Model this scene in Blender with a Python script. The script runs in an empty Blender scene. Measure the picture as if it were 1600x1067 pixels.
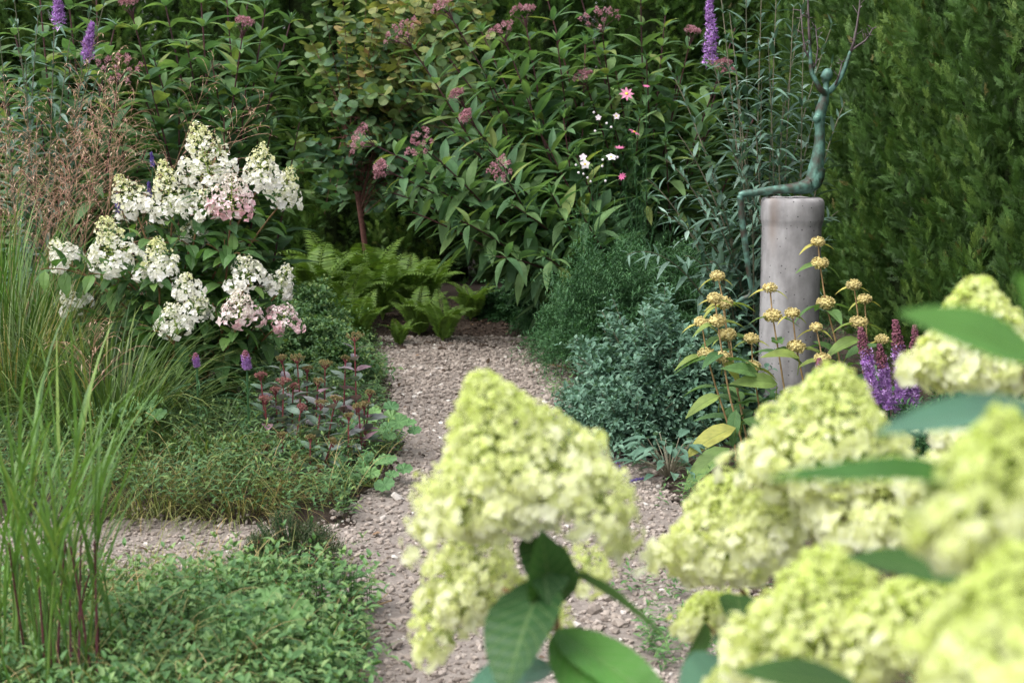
import bpy, math
import numpy as np
from mathutils import Vector, Matrix

R = math.radians
sc = bpy.context.scene

# ------------------------------------------------------------------ camera
CAM_H, PITCH, LENS = 1.15, R(8.5), 50.0
FPX = 1600 * LENS / 36.0
cam_d = bpy.data.cameras.new("camera")
cam_d.lens = LENS
cam_d.sensor_width = 36
cam_d.clip_start = 0.05
cam_d.clip_end = 500
cam_d.dof.use_dof = True
cam_d.dof.focus_distance = 5.1
cam_d.dof.aperture_fstop = 5.6
cam = bpy.data.objects.new("camera", cam_d)
cam.location = (0, 0, CAM_H)
cam.rotation_euler = (math.pi / 2 - PITCH, 0, 0)
sc.collection.objects.link(cam)
sc.camera = cam

# ------------------------------------------------------------------ sky, sun, exposure
SUN_EL, SUN_AZ = R(58), R(-125)          # azimuth measured from +Y clockwise: from behind left
w = bpy.data.worlds.new("World")
sc.world = w
w.use_nodes = True
nt = w.node_tree
nt.nodes.clear()
sky = nt.nodes.new("ShaderNodeTexSky")
sky.sky_type = 'NISHITA'
sky.sun_disc = False
sky.sun_elevation = SUN_EL
sky.sun_rotation = SUN_AZ
sky.dust_density = 3.0
hs = nt.nodes.new("ShaderNodeHueSaturation")
hs.inputs['Saturation'].default_value = 0.25
bg = nt.nodes.new("ShaderNodeBackground")
bg.inputs['Strength'].default_value = 0.15
wo = nt.nodes.new("ShaderNodeOutputWorld")
nt.links.new(sky.outputs[0], hs.inputs['Color'])
nt.links.new(hs.outputs[0], bg.inputs['Color'])
nt.links.new(bg.outputs[0], wo.inputs['Surface'])
sun_d = bpy.data.lights.new("sun", 'SUN')
sun_d.energy = 0.8
sun_d.angle = R(45)
sun_d.color = (1.0, 0.96, 0.9)
sun = bpy.data.objects.new("sun", sun_d)
sdir = Vector((math.sin(SUN_AZ) * math.cos(SUN_EL), math.cos(SUN_AZ) * math.cos(SUN_EL), math.sin(SUN_EL)))
sun.rotation_euler = sdir.to_track_quat('Z', 'Y').to_euler()
sun.location = sdir * 20
sc.collection.objects.link(sun)
sc.view_settings.view_transform = 'Standard'
sc.view_settings.look = 'None'
sc.view_settings.exposure = 1.38
sc.view_settings.gamma = 1.0
cy = sc.cycles
cy.use_denoising = True
cy.denoising_prefilter = 'NONE'
cy.max_bounces = 7
cy.diffuse_bounces = 4
cy.glossy_bounces = 2
cy.transmission_bounces = 3
cy.sample_clamp_indirect = 4.0
cy.use_adaptive_sampling = True
cy.adaptive_threshold = 0.006

# ------------------------------------------------------------------ helpers
rng = np.random.default_rng(11)
U = rng.uniform
CT, ST = math.cos(PITCH), math.sin(PITCH)


def P(px, py, Y):
    """world point seen at photograph pixel (px, py) at forward distance Y"""
    a = (px - 800) / FPX
    b = (py - 533.5) / FPX
    t = Y / (CT - b * ST)
    return np.array([a * t, Y, CAM_H + t * (-ST - b * CT)])


def GP(px, Y, z=0.0):
    """ground point under column px at forward distance Y"""
    return np.array([(px - 800) / FPX * (Y * CT + (CAM_H - z) * ST), Y, z])


def nz(v):
    v = np.asarray(v, float)
    return v / (np.linalg.norm(v, axis=-1, keepdims=True) + 1e-12)


def frames(d, up=(0, 0, 1), roll=0.0):
    d = nz(np.atleast_2d(d))
    up = np.broadcast_to(np.asarray(up, float), d.shape)
    z = up - (up * d).sum(1, keepdims=True) * d
    bad = np.linalg.norm(z, axis=1) < 1e-3
    z[bad] = np.array([1, 0.3, 0.1]) - (np.array([1, 0.3, 0.1]) * d[bad]).sum(1, keepdims=True) * d[bad]
    z = nz(z)
    x = np.cross(d, z)
    roll = np.broadcast_to(np.asarray(roll, float), (len(d),))[:, None]
    x2 = x * np.cos(roll) + z * np.sin(roll)
    z2 = z * np.cos(roll) - x * np.sin(roll)
    return np.stack([x2, d, z2], axis=2)


class T:                                   # a small template mesh
    def __init__(s, V, faces, uv=None):
        s.V = np.asarray(V, float)
        s.loops = np.array([i for f in faces for i in f], np.int32)
        s.sizes = np.array([len(f) for f in faces], np.int32)
        s.uv = np.zeros((len(s.V), 2)) if uv is None else np.asarray(uv, float)

    def mod(s, M=None, sc=1.0, off=(0, 0, 0)):
        o = T.__new__(T)
        V = s.V * np.asarray(sc)
        if M is not None:
            V = V @ np.asarray(M).T
        o.V, o.loops, o.sizes, o.uv = V + np.asarray(off), s.loops, s.sizes, s.uv
        return o


def joinT(ts):
    o = T.__new__(T)
    n = 0
    L = []
    for t in ts:
        L.append(t.loops + n)
        n += len(t.V)
    o.V = np.concatenate([t.V for t in ts])
    o.loops = np.concatenate(L)
    o.sizes = np.concatenate([t.sizes for t in ts])
    o.uv = np.concatenate([t.uv for t in ts])
    return o


class MB:
    def __init__(s):
        s.V, s.L, s.S, s.uv, s.t, s.m, s.n = [], [], [], [], [], [], 0

    def add(s, tp, pos, Rm, scale=1.0, tint=0.5, mat=0):
        pos = np.atleast_2d(pos)
        n = len(pos)
        k = len(tp.V)
        scale = np.asarray(scale, float)
        if scale.ndim == 0:
            scale = np.full((n, 3), float(scale))
        elif scale.ndim == 1:
            scale = np.repeat(scale[:, None], 3, 1) if len(scale) == n else np.broadcast_to(scale, (n, 3))
        loc = tp.V[None] * scale[:, None, :]
        V = np.einsum('nij,nkj->nki', Rm, loc) + pos[:, None, :]
        s.V.append(V.reshape(-1, 3))
        off = (np.arange(n) * k + s.n)[:, None]
        s.L.append((tp.loops[None] + off).ravel())
        s.S.append(np.tile(tp.sizes, n))
        s.uv.append(np.tile(tp.uv[tp.loops], (n, 1)))
        tint = np.broadcast_to(np.asarray(tint, float), (n,))
        s.t.append(np.repeat(tint, len(tp.sizes)))
        s.m.append(np.full(n * len(tp.sizes), mat, np.int32))
        s.n += n * k

    def raw(s, V, faces, tint=0.5, mat=0, uv=None):
        tp = T(V, faces, uv)
        s.add(tp, [[0, 0, 0]], np.eye(3)[None], 1.0, tint, mat)

    def tube(s, pts, rad, sides=5, tint=0.5, mat=0, cap=True):
        pts = np.asarray(pts, float)
        n = len(pts)
        rad = np.broadcast_to(np.asarray(rad, float), (n,))
        d = nz(np.gradient(pts, axis=0))
        ref = np.array([0.31, 0.17, 0.93]) if abs(d[:, 2]).mean() < 0.8 else np.array([0.9, 0.35, 0.1])
        x = nz(np.cross(d, ref))
        y = np.cross(d, x)
        a = np.arange(sides) / sides * 2 * math.pi
        V = pts[:, None] + (x[:, None] * np.cos(a)[None, :, None] + y[:, None] * np.sin(a)[None, :, None]) * rad[:, None, None]
        F = [[i * sides + j, i * sides + (j + 1) % sides, (i + 1) * sides + (j + 1) % sides, (i + 1) * sides + j]
             for i in range(n - 1) for j in range(sides)]
        if cap:
            F.append(list(range(sides))[::-1])
            F.append([(n - 1) * sides + j for j in range(sides)])
        uv = np.zeros((n * sides, 2))
        uv[:, 1] = np.repeat(np.linspace(0, 1, n), sides)
        uv[:, 0] = np.tile(a / 6.283, n)
        s.raw(V.reshape(-1, 3), F, tint, mat, uv)

    def build(s, name, mats, parent=None, smooth=False):
        if not isinstance(mats, (list, tuple)):
            mats = [mats]
        me = bpy.data.meshes.new(name)
        V = np.concatenate(s.V)
        if parent is not None:
            V = V - np.array(world_loc(parent))
        L = np.concatenate(s.L).astype(np.int32)
        S = np.concatenate(s.S).astype(np.int32)
        me.vertices.add(len(V))
        me.vertices.foreach_set('co', V.astype(np.float32).ravel())
        me.loops.add(len(L))
        me.loops.foreach_set('vertex_index', L)
        me.polygons.add(len(S))
        st = np.zeros(len(S), np.int32)
        st[1:] = np.cumsum(S)[:-1]
        me.polygons.foreach_set('loop_start', st)
        me.polygons.foreach_set('material_index', np.concatenate(s.m))
        me.polygons.foreach_set('use_smooth', np.full(len(S), smooth))
        me.update(calc_edges=True)
        at = me.attributes.new('tint', 'FLOAT', 'FACE')
        at.data.foreach_set('value', np.concatenate(s.t).astype(np.float32))
        uvl = me.uv_layers.new(name='UVMap')
        uvl.data.foreach_set('uv', np.concatenate(s.uv).astype(np.float32).ravel())
        for m in mats:
            me.materials.append(m)
        o = bpy.data.objects.new(name, me)
        sc.collection.objects.link(o)
        if parent is not None:
            o.parent = parent
        return o


def world_loc(o):
    v = Vector(o.location)
    while o.parent:
        o = o.parent
        v += Vector(o.location)
    return v


def thing(name, label, cat, loc, group=None):
    o = bpy.data.objects.new(name, None)
    o.empty_display_size = 0.1
    sc.collection.objects.link(o)
    o.location = [float(c) for c in loc]
    tag(o, label, cat, group)
    return o


def tag(o, label, cat=None, group=None, kind=None):
    if label:
        o['label'] = label
    if cat:
        o['category'] = cat
    if group:
        o['group'] = group
    if kind:
        o['kind'] = kind
    return o


def copy_tree(o, parent=None):
    c = o.copy()
    sc.collection.objects.link(c)
    c.parent = parent
    for ch in [x for x in bpy.data.objects if x.parent == o]:
        copy_tree(ch, c)
    return c


def bez(p0, p1, p2, n=10, p3=None):
    t = np.linspace(0, 1, n)[:, None]
    if p3 is None:
        return (1 - t) ** 2 * p0 + 2 * t * (1 - t) * p1 + t ** 2 * p2
    return (1 - t) ** 3 * p0 + 3 * t * (1 - t) ** 2 * p1 + 3 * t * t * (1 - t) * p2 + t ** 3 * p3


def along(pts, s):
    """positions and tangents at arc lengths s"""
    seg = np.linalg.norm(np.diff(pts, axis=0), axis=1)
    cum = np.concatenate([[0], np.cumsum(seg)])
    s = np.clip(s, 0, cum[-1] - 1e-6)
    p = np.stack([np.interp(s, cum, pts[:, i]) for i in range(3)], 1)
    tg = nz(np.gradient(pts, axis=0))
    d = np.stack([np.interp(s, cum, tg[:, i]) for i in range(3)], 1)
    return p, nz(d), cum[-1]


def length(pts):
    return np.linalg.norm(np.diff(pts, axis=0), axis=1).sum()


# ------------------------------------------------------------------ templates
def leafT(w=0.3, n=5, fold=0.25, droop=0.25, a=0.85, b=0.9, wave=0.0, petiole=0.0):
    V, uv, F = [], [], []
    ys = np.linspace(0, 1, n + 1)
    for i, t in enumerate(ys):
        hw = w / 2 * max(math.sin(math.pi * min(max(t, 0.0), 1.0) ** a) ** b, 0.02 if 0 < i < n else 0.012)
        z = -droop * t * t + 0.12 * droop * math.sin(math.pi * t)
        y = (t + petiole) / (1 + petiole)
        wv = wave * math.sin(i * 2.1)
        V += [(-hw, y, z + fold * hw + wv * w), (0, y, z), (hw, y, z + fold * hw - wv * w)]
        uv += [(0.5 - 0.5, t), (0.5, t), (1, t)]
    for i in range(n):
        q = i * 3
        F += [[q, q + 1, q + 4, q + 3], [q + 1, q + 2, q + 5, q + 4]]
    if petiole:
        k = len(V)
        V += [(-0.012, 0, 0), (0.012, 0, 0), (0.012, petiole / (1 + petiole) + .02, 0), (-0.012, petiole / (1 + petiole) + .02, 0)]
        uv += [(0.5, 0)] * 4
        F += [[k, k + 1, k + 2, k + 3]]
    return T(V, F, uv)


def bladeT(n=7, w=0.02, curve=1.2, start=0.0, twist=0.0):
    """grass blade: starts along +Y, bends towards -Z; unit length"""
    V, F, uv = [], [], []
    p = np.zeros(3)
    for i in range(n + 1):
        t = i / n
        ang = start + curve * t * t
        hw = w / 2 * min(1.0, 1.15 * (1 - t) ** 0.7 + 0.03) * (0.6 + 0.4 * min(1, t * 5))
        x = math.cos(twist * t) * hw
        zz = math.sin(twist * t) * hw
        V += [p + (-x, 0, -zz), p + (x, 0, zz)]
        uv += [(0, t), (1, t)]
        p = p + np.array([0, math.cos(ang), -math.sin(ang)]) / n
    for i in range(n):
        q = 2 * i
        F.append([q, q + 1, q + 3, q + 2])
    return T(V, F, uv)


def icoT(sub=0, jitter=0.0, sc3=(1, 1, 1), seed=0):
    import bmesh
    bm = bmesh.new()
    bmesh.ops.create_icosphere(bm, subdivisions=sub + 1, radius=1)
    r = np.random.default_rng(seed)
    V = np.array([v.co[:] for v in bm.verts])
    V = V * (1 + r.uniform(-jitter, jitter, (len(V), 1)))
    V = V * np.array(sc3)
    F = [[v.index for v in f.verts] for f in bm.faces]
    bm.free()
    return T(V, F)


def rotz(a):
    c, s_ = math.cos(a), math.sin(a)
    return np.array([[c, -s_, 0], [s_, c, 0], [0, 0, 1]])


def rotx(a):
    c, s_ = math.cos(a), math.sin(a)
    return np.array([[1, 0, 0], [0, c, -s_], [0, s_, c]])


def petalsT(n=4, w=0.85, lift=0.5, seg=3, droop=0.25, a=0.75):
    """a flower of n petals facing +Z, unit petal length"""
    lf = leafT(w, seg, 0.25, droop, a, 0.6)
    ts = []
    for i in range(n):
        ts.append(lf.mod(rotz(2 * math.pi * i / n) @ rotx(lift * (1 if i % 2 else 0.75))))
    return joinT(ts)


def sprayT(seed=0):
    """flat fan of scale-leaf branchlets, unit length along +Y, normal +Z"""
    r = np.random.default_rng(seed)
    V, F = [], []

    def twig(p, ang, L, wd, z, fine=False):
        d = np.array([math.sin(ang), math.cos(ang)])
        nrm = np.array([d[1], -d[0]])
        k = len(V)
        q = np.array(p)
        rows = ((q, wd * .8, z), (q + d * L, wd * .3, z - .1 * L)) if fine else ((q, wd * 0.6, z), (q + d * L * .55, wd, z - 0.04 * L), (q + d * L, wd * 0.25, z - 0.14 * L))
        for c, ww, zz in rows:
            V.append((*(c - nrm * ww / 2), zz))
            V.append((*(c + nrm * ww / 2), zz))
        for i in range(len(rows) - 1):
            F.append([k + 2 * i, k + 2 * i + 1, k + 2 * i + 3, k + 2 * i + 2])

    twig((0, 0), 0, 1, 0.05, 0)
    for i in range(8):
        t = 0.1 + i * 0.11
        for sgn in (-1, 1):
            L = (0.38 * (1 - t * 0.7)) * r.uniform(0.7, 1.3)
            ang = sgn * (0.62 - 0.2 * t) + r.uniform(-.1, .1)
            z = r.uniform(-0.10, 0.10)
            twig((0, t), ang, L, 0.045, z, True)
            if i < 5:
                d = np.array([math.sin(ang), math.cos(ang)])
                for s2 in (-1, 1):
                    twig(np.array([0, t]) + d * L * .5, ang + s2 * 0.55, L * 0.45, 0.038, z - 0.03, True)
    return T(V, F)


# ------------------------------------------------------------------ materials
def node_mat(name):
    m = bpy.data.materials.new(name)
    m.use_nodes = True
    n = m.node_tree
    n.nodes.clear()
    return m, n, n.nodes, n.links


def ramp(nd, stops, interp='LINEAR'):
    r = nd.new("ShaderNodeValToRGB")
    r.color_ramp.interpolation = interp
    els = r.color_ramp.elements
    els[0].position, els[0].color = stops[0][0], (*stops[0][1], 1)
    els[1].position, els[1].color = stops[-1][0], (*stops[-1][1], 1)
    for p_, c_ in stops[1:-1]:
        e = els.new(p_)
        e.color = (*c_, 1)
    return r


def leafmat(name, stops, rough=0.5, tr=0.25, vein=0.0, spec=0.35, nscale=30.0, namt=0.25, trtint=(1.15, 1.2, 0.6)):
    m, n, nd, lk = node_mat(name)
    at = nd.new("ShaderNodeAttribute")
    at.attribute_name = 'tint'
    rp = ramp(nd, stops)
    lk.new(at.outputs['Fac'], rp.inputs[0])
    tc = nd.new("ShaderNodeTexCoord")
    no = nd.new("ShaderNodeTexNoise")
    no.inputs['Scale'].default_value = nscale
    no.inputs['Detail'].default_value = 2
    lk.new(tc.outputs['Object'], no.inputs['Vector'])
    mr = nd.new("ShaderNodeMapRange")
    mr.inputs['From Min'].default_value = 0.3
    mr.inputs['From Max'].default_value = 0.7
    mr.inputs['To Min'].default_value = 1 - namt
    mr.inputs['To Max'].default_value = 1 + namt
    lk.new(no.outputs['Fac'], mr.inputs['Value'])
    mx = nd.new("ShaderNodeVectorMath")
    mx.operation = 'SCALE'
    lk.new(rp.outputs['Color'], mx.inputs[0])
    lk.new(mr.outputs[0], mx.inputs['Scale'])
    col = mx.outputs[0]
    bs = nd.new("ShaderNodeBsdfPrincipled")
    bs.inputs['Roughness'].default_value = rough
    bs.inputs['Specular IOR Level'].default_value = spec
    if vein > 0:
        uv = nd.new("ShaderNodeUVMap")
        sx = nd.new("ShaderNodeSeparateXYZ")
        lk.new(uv.outputs[0], sx.inputs[0])
        a1 = nd.new("ShaderNodeMath"); a1.operation = 'SUBTRACT'; a1.inputs[1].default_value = 0.5
        lk.new(sx.outputs[0], a1.inputs[0])
        a2 = nd.new("ShaderNodeMath"); a2.operation = 'ABSOLUTE'
        lk.new(a1.outputs[0], a2.inputs[0])
        # side veins: v*9 - |u|*5
        b1 = nd.new("ShaderNodeMath"); b1.operation = 'MULTIPLY'; b1.inputs[1].default_value = 9
        lk.new(sx.outputs[1], b1.inputs[0])
        b2 = nd.new("ShaderNodeMath"); b2.operation = 'MULTIPLY'; b2.inputs[1].default_value = -5
        lk.new(a2.outputs[0], b2.inputs[0])
        b3 = nd.new("ShaderNodeMath"); b3.operation = 'ADD'
        lk.new(b1.outputs[0], b3.inputs[0]); lk.new(b2.outputs[0], b3.inputs[1])
        b4 = nd.new("ShaderNodeMath"); b4.operation = 'PINGPONG'; b4.inputs[1].default_value = 0.5
        lk.new(b3.outputs[0], b4.inputs[0])
        b5 = nd.new("ShaderNodeMapRange")
        b5.inputs['From Min'].default_value = 0.0; b5.inputs['From Max'].default_value = 0.09
        b5.inputs['To Min'].default_value = 1.0; b5.inputs['To Max'].default_value = 0.0
        lk.new(b4.outputs[0], b5.inputs['Value'])
        c1 = nd.new("ShaderNodeMapRange")
        c1.inputs['From Min'].default_value = 0.0; c1.inputs['From Max'].default_value = 0.035
        c1.inputs['To Min'].default_value = 1.0; c1.inputs['To Max'].default_value = 0.0
        lk.new(a2.outputs[0], c1.inputs['Value'])
        mxv = nd.new("ShaderNodeMath"); mxv.operation = 'MAXIMUM'
        lk.new(b5.outputs[0], mxv.inputs[0]); lk.new(c1.outputs[0], mxv.inputs[1])
        vm = nd.new("ShaderNodeMath"); vm.operation = 'MULTIPLY'; vm.inputs[1].default_value = vein
        lk.new(mxv.outputs[0], vm.inputs[0])
        mc = nd.new("ShaderNodeMix"); mc.data_type = 'RGBA'
        lk.new(vm.outputs[0], mc.inputs[0])
        lk.new(col, mc.inputs[6])
        mc.inputs[7].default_value = (0.22, 0.32, 0.12, 1)
        col = mc.outputs[2]
        bp = nd.new("ShaderNodeBump"); bp.inputs['Strength'].default_value = 0.5; bp.inputs['Distance'].default_value = 0.002
        lk.new(mxv.outputs[0], bp.inputs['Height'])
        bp.invert = True
        lk.new(bp.outputs[0], bs.inputs['Normal'])
    lk.new(col, bs.inputs['Base Color'])
    out = nd.new("ShaderNodeOutputMaterial")
    if tr > 0:
        tb = nd.new("ShaderNodeBsdfTranslucent")
        tm = nd.new("ShaderNodeVectorMath"); tm.operation = 'MULTIPLY'; tm.inputs[1].default_value = trtint
        lk.new(col, tm.inputs[0])
        lk.new(tm.outputs[0], tb.inputs['Color'])
        ms = nd.new("ShaderNodeMixShader"); ms.inputs[0].default_value = tr
        lk.new(bs.outputs[0], ms.inputs[1]); lk.new(tb.outputs[0], ms.inputs[2])
        lk.new(ms.outputs[0], out.inputs[0])
    else:
        lk.new(bs.outputs[0], out.inputs[0])
    return m


def stemmat(name, c1, c2, rough=0.6, scale=60):
    return leafmat(name, [(0, c1), (1, c2)], rough, 0.0, 0, 0.3, scale, 0.3)


M = {}
M['joe'] = leafmat('joe_pye_leaf', [(0, (.056, .120, .058)), (.5, (.095, .19, .086)), (.85, (.165, .27, .10)), (1, (.24, .30, .09))], .55, .42, spec=.22, nscale=9, namt=.3)
M['joe_stem'] = stemmat('joe_pye_stem', (.06, .022, .028), (.10, .04, .04))
M['joe_fl'] = leafmat('dusty_pink_floret', [(0, (.28, .13, .15)), (.5, (.48, .25, .29)), (1, (.66, .46, .48))], .8, .2, trtint=(1.1, .9, .9))
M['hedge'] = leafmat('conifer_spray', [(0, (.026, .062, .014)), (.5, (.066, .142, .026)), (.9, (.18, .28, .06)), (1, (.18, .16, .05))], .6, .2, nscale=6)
M['hedge_core'] = leafmat('conifer_core_shade', [(0, (.010, .018, .006)), (1, (.018, .026, .009))], .95, 0, 0, 0.03, 40, .5)  # near-black: shade deep in the crown put into the colour
M['bark'] = stemmat('bark', (.09, .055, .04), (.15, .09, .065), .9)
M['redbark'] = stemmat('reddish_bark', (.10, .042, .034), (.15, .065, .05), .8)
M['round'] = leafmat('round_leaf', [(0, (.065, .14, .075)), (.35, (.12, .20, .075)), (.62, (.22, .25, .08)), (.86, (.36, .30, .11)), (1, (.36, .20, .12))], .55, .35)
M['bud'] = leafmat('greygreen_leaf', [(0, (.060, .125, .085)), (.6, (.115, .20, .145)), (1, (.25, .35, .29))], .65, .2, nscale=20)
M['bud_stem'] = stemmat('pale_stem', (.12, .12, .075), (.20, .17, .12))
M['purple'] = leafmat('purple_floret', [(0, (.26, .10, .34)), (.5, (.48, .27, .58)), (1, (.72, .52, .80))], .8, .25, trtint=(1, .8, 1.1))
M['blue'] = leafmat('violet_floret', [(0, (.10, .07, .26)), (1, (.28, .22, .55))], .8, .25, trtint=(1, .8, 1.1))
M['maroon'] = leafmat('maroon_bud', [(0, (.10, .03, .05)), (1, (.24, .09, .12))], .8, .1, trtint=(1, .8, .9))
M['whitefl'] = leafmat('white_sepal', [(0, (.88, .86, .84)), (.45, (.87, .86, .78)), (.75, (.80, .80, .50)), (1, (.66, .68, .30))], .6, .4, nscale=40, namt=.04, trtint=(1, 1, .9))
M['pinkfl'] = leafmat('pink_sepal', [(0, (.72, .42, .46)), (.35, (.78, .58, .60)), (.6, (.82, .74, .72)), (1, (.82, .78, .64))], .6, .3, nscale=40, namt=.05, trtint=(1, .9, .9))
M['lime'] = leafmat('limegreen_sepal', [(0, (.88, .88, .76)), (.28, (.85, .86, .64)), (.6, (.79, .82, .47)), (1, (.69, .76, .30))], .7, .56, nscale=30, namt=.08, trtint=(1.05, 1.08, .7))
M['limestalk'] = stemmat('lime_stalk', (.22, .30, .06), (.30, .38, .09))
M['hleaf'] = leafmat('hydrangea_leaf', [(0, (.024, .070, .024)), (.5, (.040, .110, .030)), (1, (.10, .21, .05))], .45, .28, .5, nscale=12)
M['whleaf'] = leafmat('soft_hydrangea_leaf', [(0, (.035, .095, .030)), (.5, (.075, .165, .042)), (1, (.17, .29, .07))], .5, .34, .2, nscale=12)
M['hleaf_light'] = leafmat('bright_hydrangea_leaf', [(0, (.07, .20, .045)), (1, (.13, .30, .07))], .42, .4, .3, nscale=12)
M['hleaf_teal'] = leafmat('blue_hydrangea_leaf', [(0, (.08, .19, .13)), (1, (.12, .26, .18))], .35, .2, .25, spec=.6, nscale=12)
M['hstem'] = stemmat('hydrangea_stem', (.14, .07, .035), (.20, .12, .05))
M['fern'] = leafmat('fern_green', [(0, (.075, .145, .028)), (.6, (.14, .24, .042)), (1, (.22, .32, .055))], .55, .35)
M['grass_lime'] = leafmat('bright_blade', [(0, (.065, .140, .032)), (.6, (.12, .235, .05)), (1, (.23, .32, .08))], .45, .3)
M['grass_dark'] = leafmat('dark_blade', [(0, (.035, .075, .020)), (.5, (.085, .145, .035)), (.85, (.17, .22, .055)), (1, (.36, .28, .12))], .5, .25)
M['grass_dry'] = leafmat('dry_blade', [(0, (.11, .15, .04)), (.5, (.22, .22, .07)), (1, (.42, .30, .15))], .6, .25)
M['redstem'] = stemmat('red_stalk', (.075, .022, .03), (.13, .04, .045))
M['culm'] = leafmat('rusty_culm', [(0, (.16, .17, .06)), (.5, (.30, .17, .10)), (1, (.44, .24, .17))], .6, 0)
M['spikelet'] = leafmat('rosy_spikelet', [(0, (.38, .22, .17)), (.5, (.56, .39, .28)), (1, (.74, .62, .42))], .7, .3, trtint=(1.1, .9, .8))
M['sedum'] = leafmat('sedum_leaf', [(0, (.085, .150, .090)), (.5, (.14, .20, .155)), (.8, (.19, .17, .19)), (1, (.24, .15, .18))], .5, .15)
M['sedum_stem'] = stemmat('sedum_stem', (.13, .025, .035), (.20, .05, .05))
M['sedum_pink'] = leafmat('rosy_bud', [(0, (.26, .09, .09)), (.5, (.36, .17, .15)), (1, (.44, .28, .24))], .8, .2, trtint=(1, .8, .8))
M['sedum_olive'] = leafmat('olive_bud', [(0, (.15, .15, .06)), (.5, (.25, .20, .09)), (1, (.34, .22, .13))], .8, .2)
M['mint'] = leafmat('mint_leaf', [(0, (.060, .140, .050)), (.5, (.105, .225, .075)), (1, (.22, .33, .12))], .55, .28)
M['oreg'] = leafmat('blue_green_leaf', [(0, (.060, .130, .085)), (.6, (.105, .205, .140)), (1, (.19, .30, .22))], .65, .22)
M['fine'] = leafmat('fine_green_leaf', [(0, (.028, .085, .032)), (.6, (.048, .130, .045)), (1, (.09, .19, .07))], .6, .25)
M['weed'] = leafmat('weed_leaf', [(0, (.050, .110, .045)), (.5, (.085, .175, .065)), (1, (.17, .24, .07))], .55, .28)
M['alch'] = leafmat('scalloped_leaf', [(0, (.070, .170, .065)), (1, (.17, .31, .10))], .6, .25, nscale=40)
M['heather'] = leafmat('needle', [(0, (.030, .055, .018)), (.8, (.06, .085, .028)), (1, (.20, .06, .04))], .7, .1)
M['phl'] = leafmat('felted_leaf', [(0, (.070, .165, .060)), (.5, (.120, .225, .065)), (.8, (.26, .32, .07)), (1, (.46, .42, .10))], .6, .35, .45, nscale=25)
M['phl_stem'] = stemmat('tan_stem', (.24, .15, .06), (.36, .24, .12))
M['phl_fl'] = leafmat('straw_whorl', [(0, (.34, .26, .10)), (.5, (.60, .50, .21)), (1, (.74, .65, .34))], .8, .2)
M['cosmos'] = leafmat('cosmos_pink', [(0, (.55, .10, .26)), (1, (.80, .36, .50))], .6, .3, trtint=(1.1, .9, .9))
M['palepetal'] = leafmat('pale_petal', [(0, (.78, .66, .70)), (1, (.82, .80, .80))], .6, .3, trtint=(1, 1, 1))
M['yellow'] = leafmat('yellow_disc', [(0, (.60, .36, .04)), (1, (.70, .50, .08))], .8, 0)
M['litter'] = leafmat('dead_leaf', [(0, (.06, .04, .03)), (.7, (.15, .10, .07)), (.95, (.24, .15, .09)), (1, (.36, .15, .07))], .8, .1)
M['stone'] = leafmat('stone', [(0, (.15, .122, .105)), (.3, (.24, .20, .17)), (.65, (.33, .28, .242)), (.93, (.41, .365, .33)), (1, (.58, .55, .50))], .85, 0, spec=.25, nscale=60, namt=.18)


def ground_mat(name, stops, scale, bump, fine=90):
    m, n, nd, lk = node_mat(name)
    tc = nd.new("ShaderNodeTexCoord")
    n1 = nd.new("ShaderNodeTexNoise"); n1.inputs['Scale'].default_value = scale; n1.inputs['Detail'].default_value = 8; n1.inputs['Roughness'].default_value = .7
    v1 = nd.new("ShaderNodeTexVoronoi"); v1.inputs['Scale'].default_value = fine
    lk.new(tc.outputs['Object'], n1.inputs['Vector']); lk.new(tc.outputs['Object'], v1.inputs['Vector'])
    ad = nd.new("ShaderNodeMath"); ad.operation = 'MULTIPLY_ADD'
    lk.new(v1.outputs['Color'], ad.inputs[0]); ad.inputs[1].default_value = .45
    sb = nd.new("ShaderNodeMath"); sb.operation = 'SUBTRACT'; sb.inputs[1].default_value = .2
    lk.new(n1.outputs['Fac'], sb.inputs[0]); lk.new(sb.outputs[0], ad.inputs[2])
    rp = ramp(nd, stops)
    lk.new(ad.outputs[0], rp.inputs[0])
    bs = nd.new("ShaderNodeBsdfPrincipled"); bs.inputs['Roughness'].default_value = .95; bs.inputs['Specular IOR Level'].default_value = .2
    lk.new(rp.outputs[0], bs.inputs['Base Color'])
    bp = nd.new("ShaderNodeBump"); bp.inputs['Strength'].default_value = bump; bp.inputs['Distance'].default_value = .01
    lk.new(ad.outputs[0], bp.inputs['Height']); lk.new(bp.outputs[0], bs.inputs['Normal'])
    out = nd.new("ShaderNodeOutputMaterial"); lk.new(bs.outputs[0], out.inputs[0])
    return m


M['soil'] = ground_mat('dark_soil', [(0, (.022, .015, .012)), (.5, (.05, .036, .028)), (1, (.10, .075, .058))], 5, 1.0, 60)
M['path'] = ground_mat('gravel_bed', [(0, (.12, .098, .085)), (.5, (.22, .188, .165)), (1, (.34, .30, .265))], 7, .9, 120)


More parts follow.
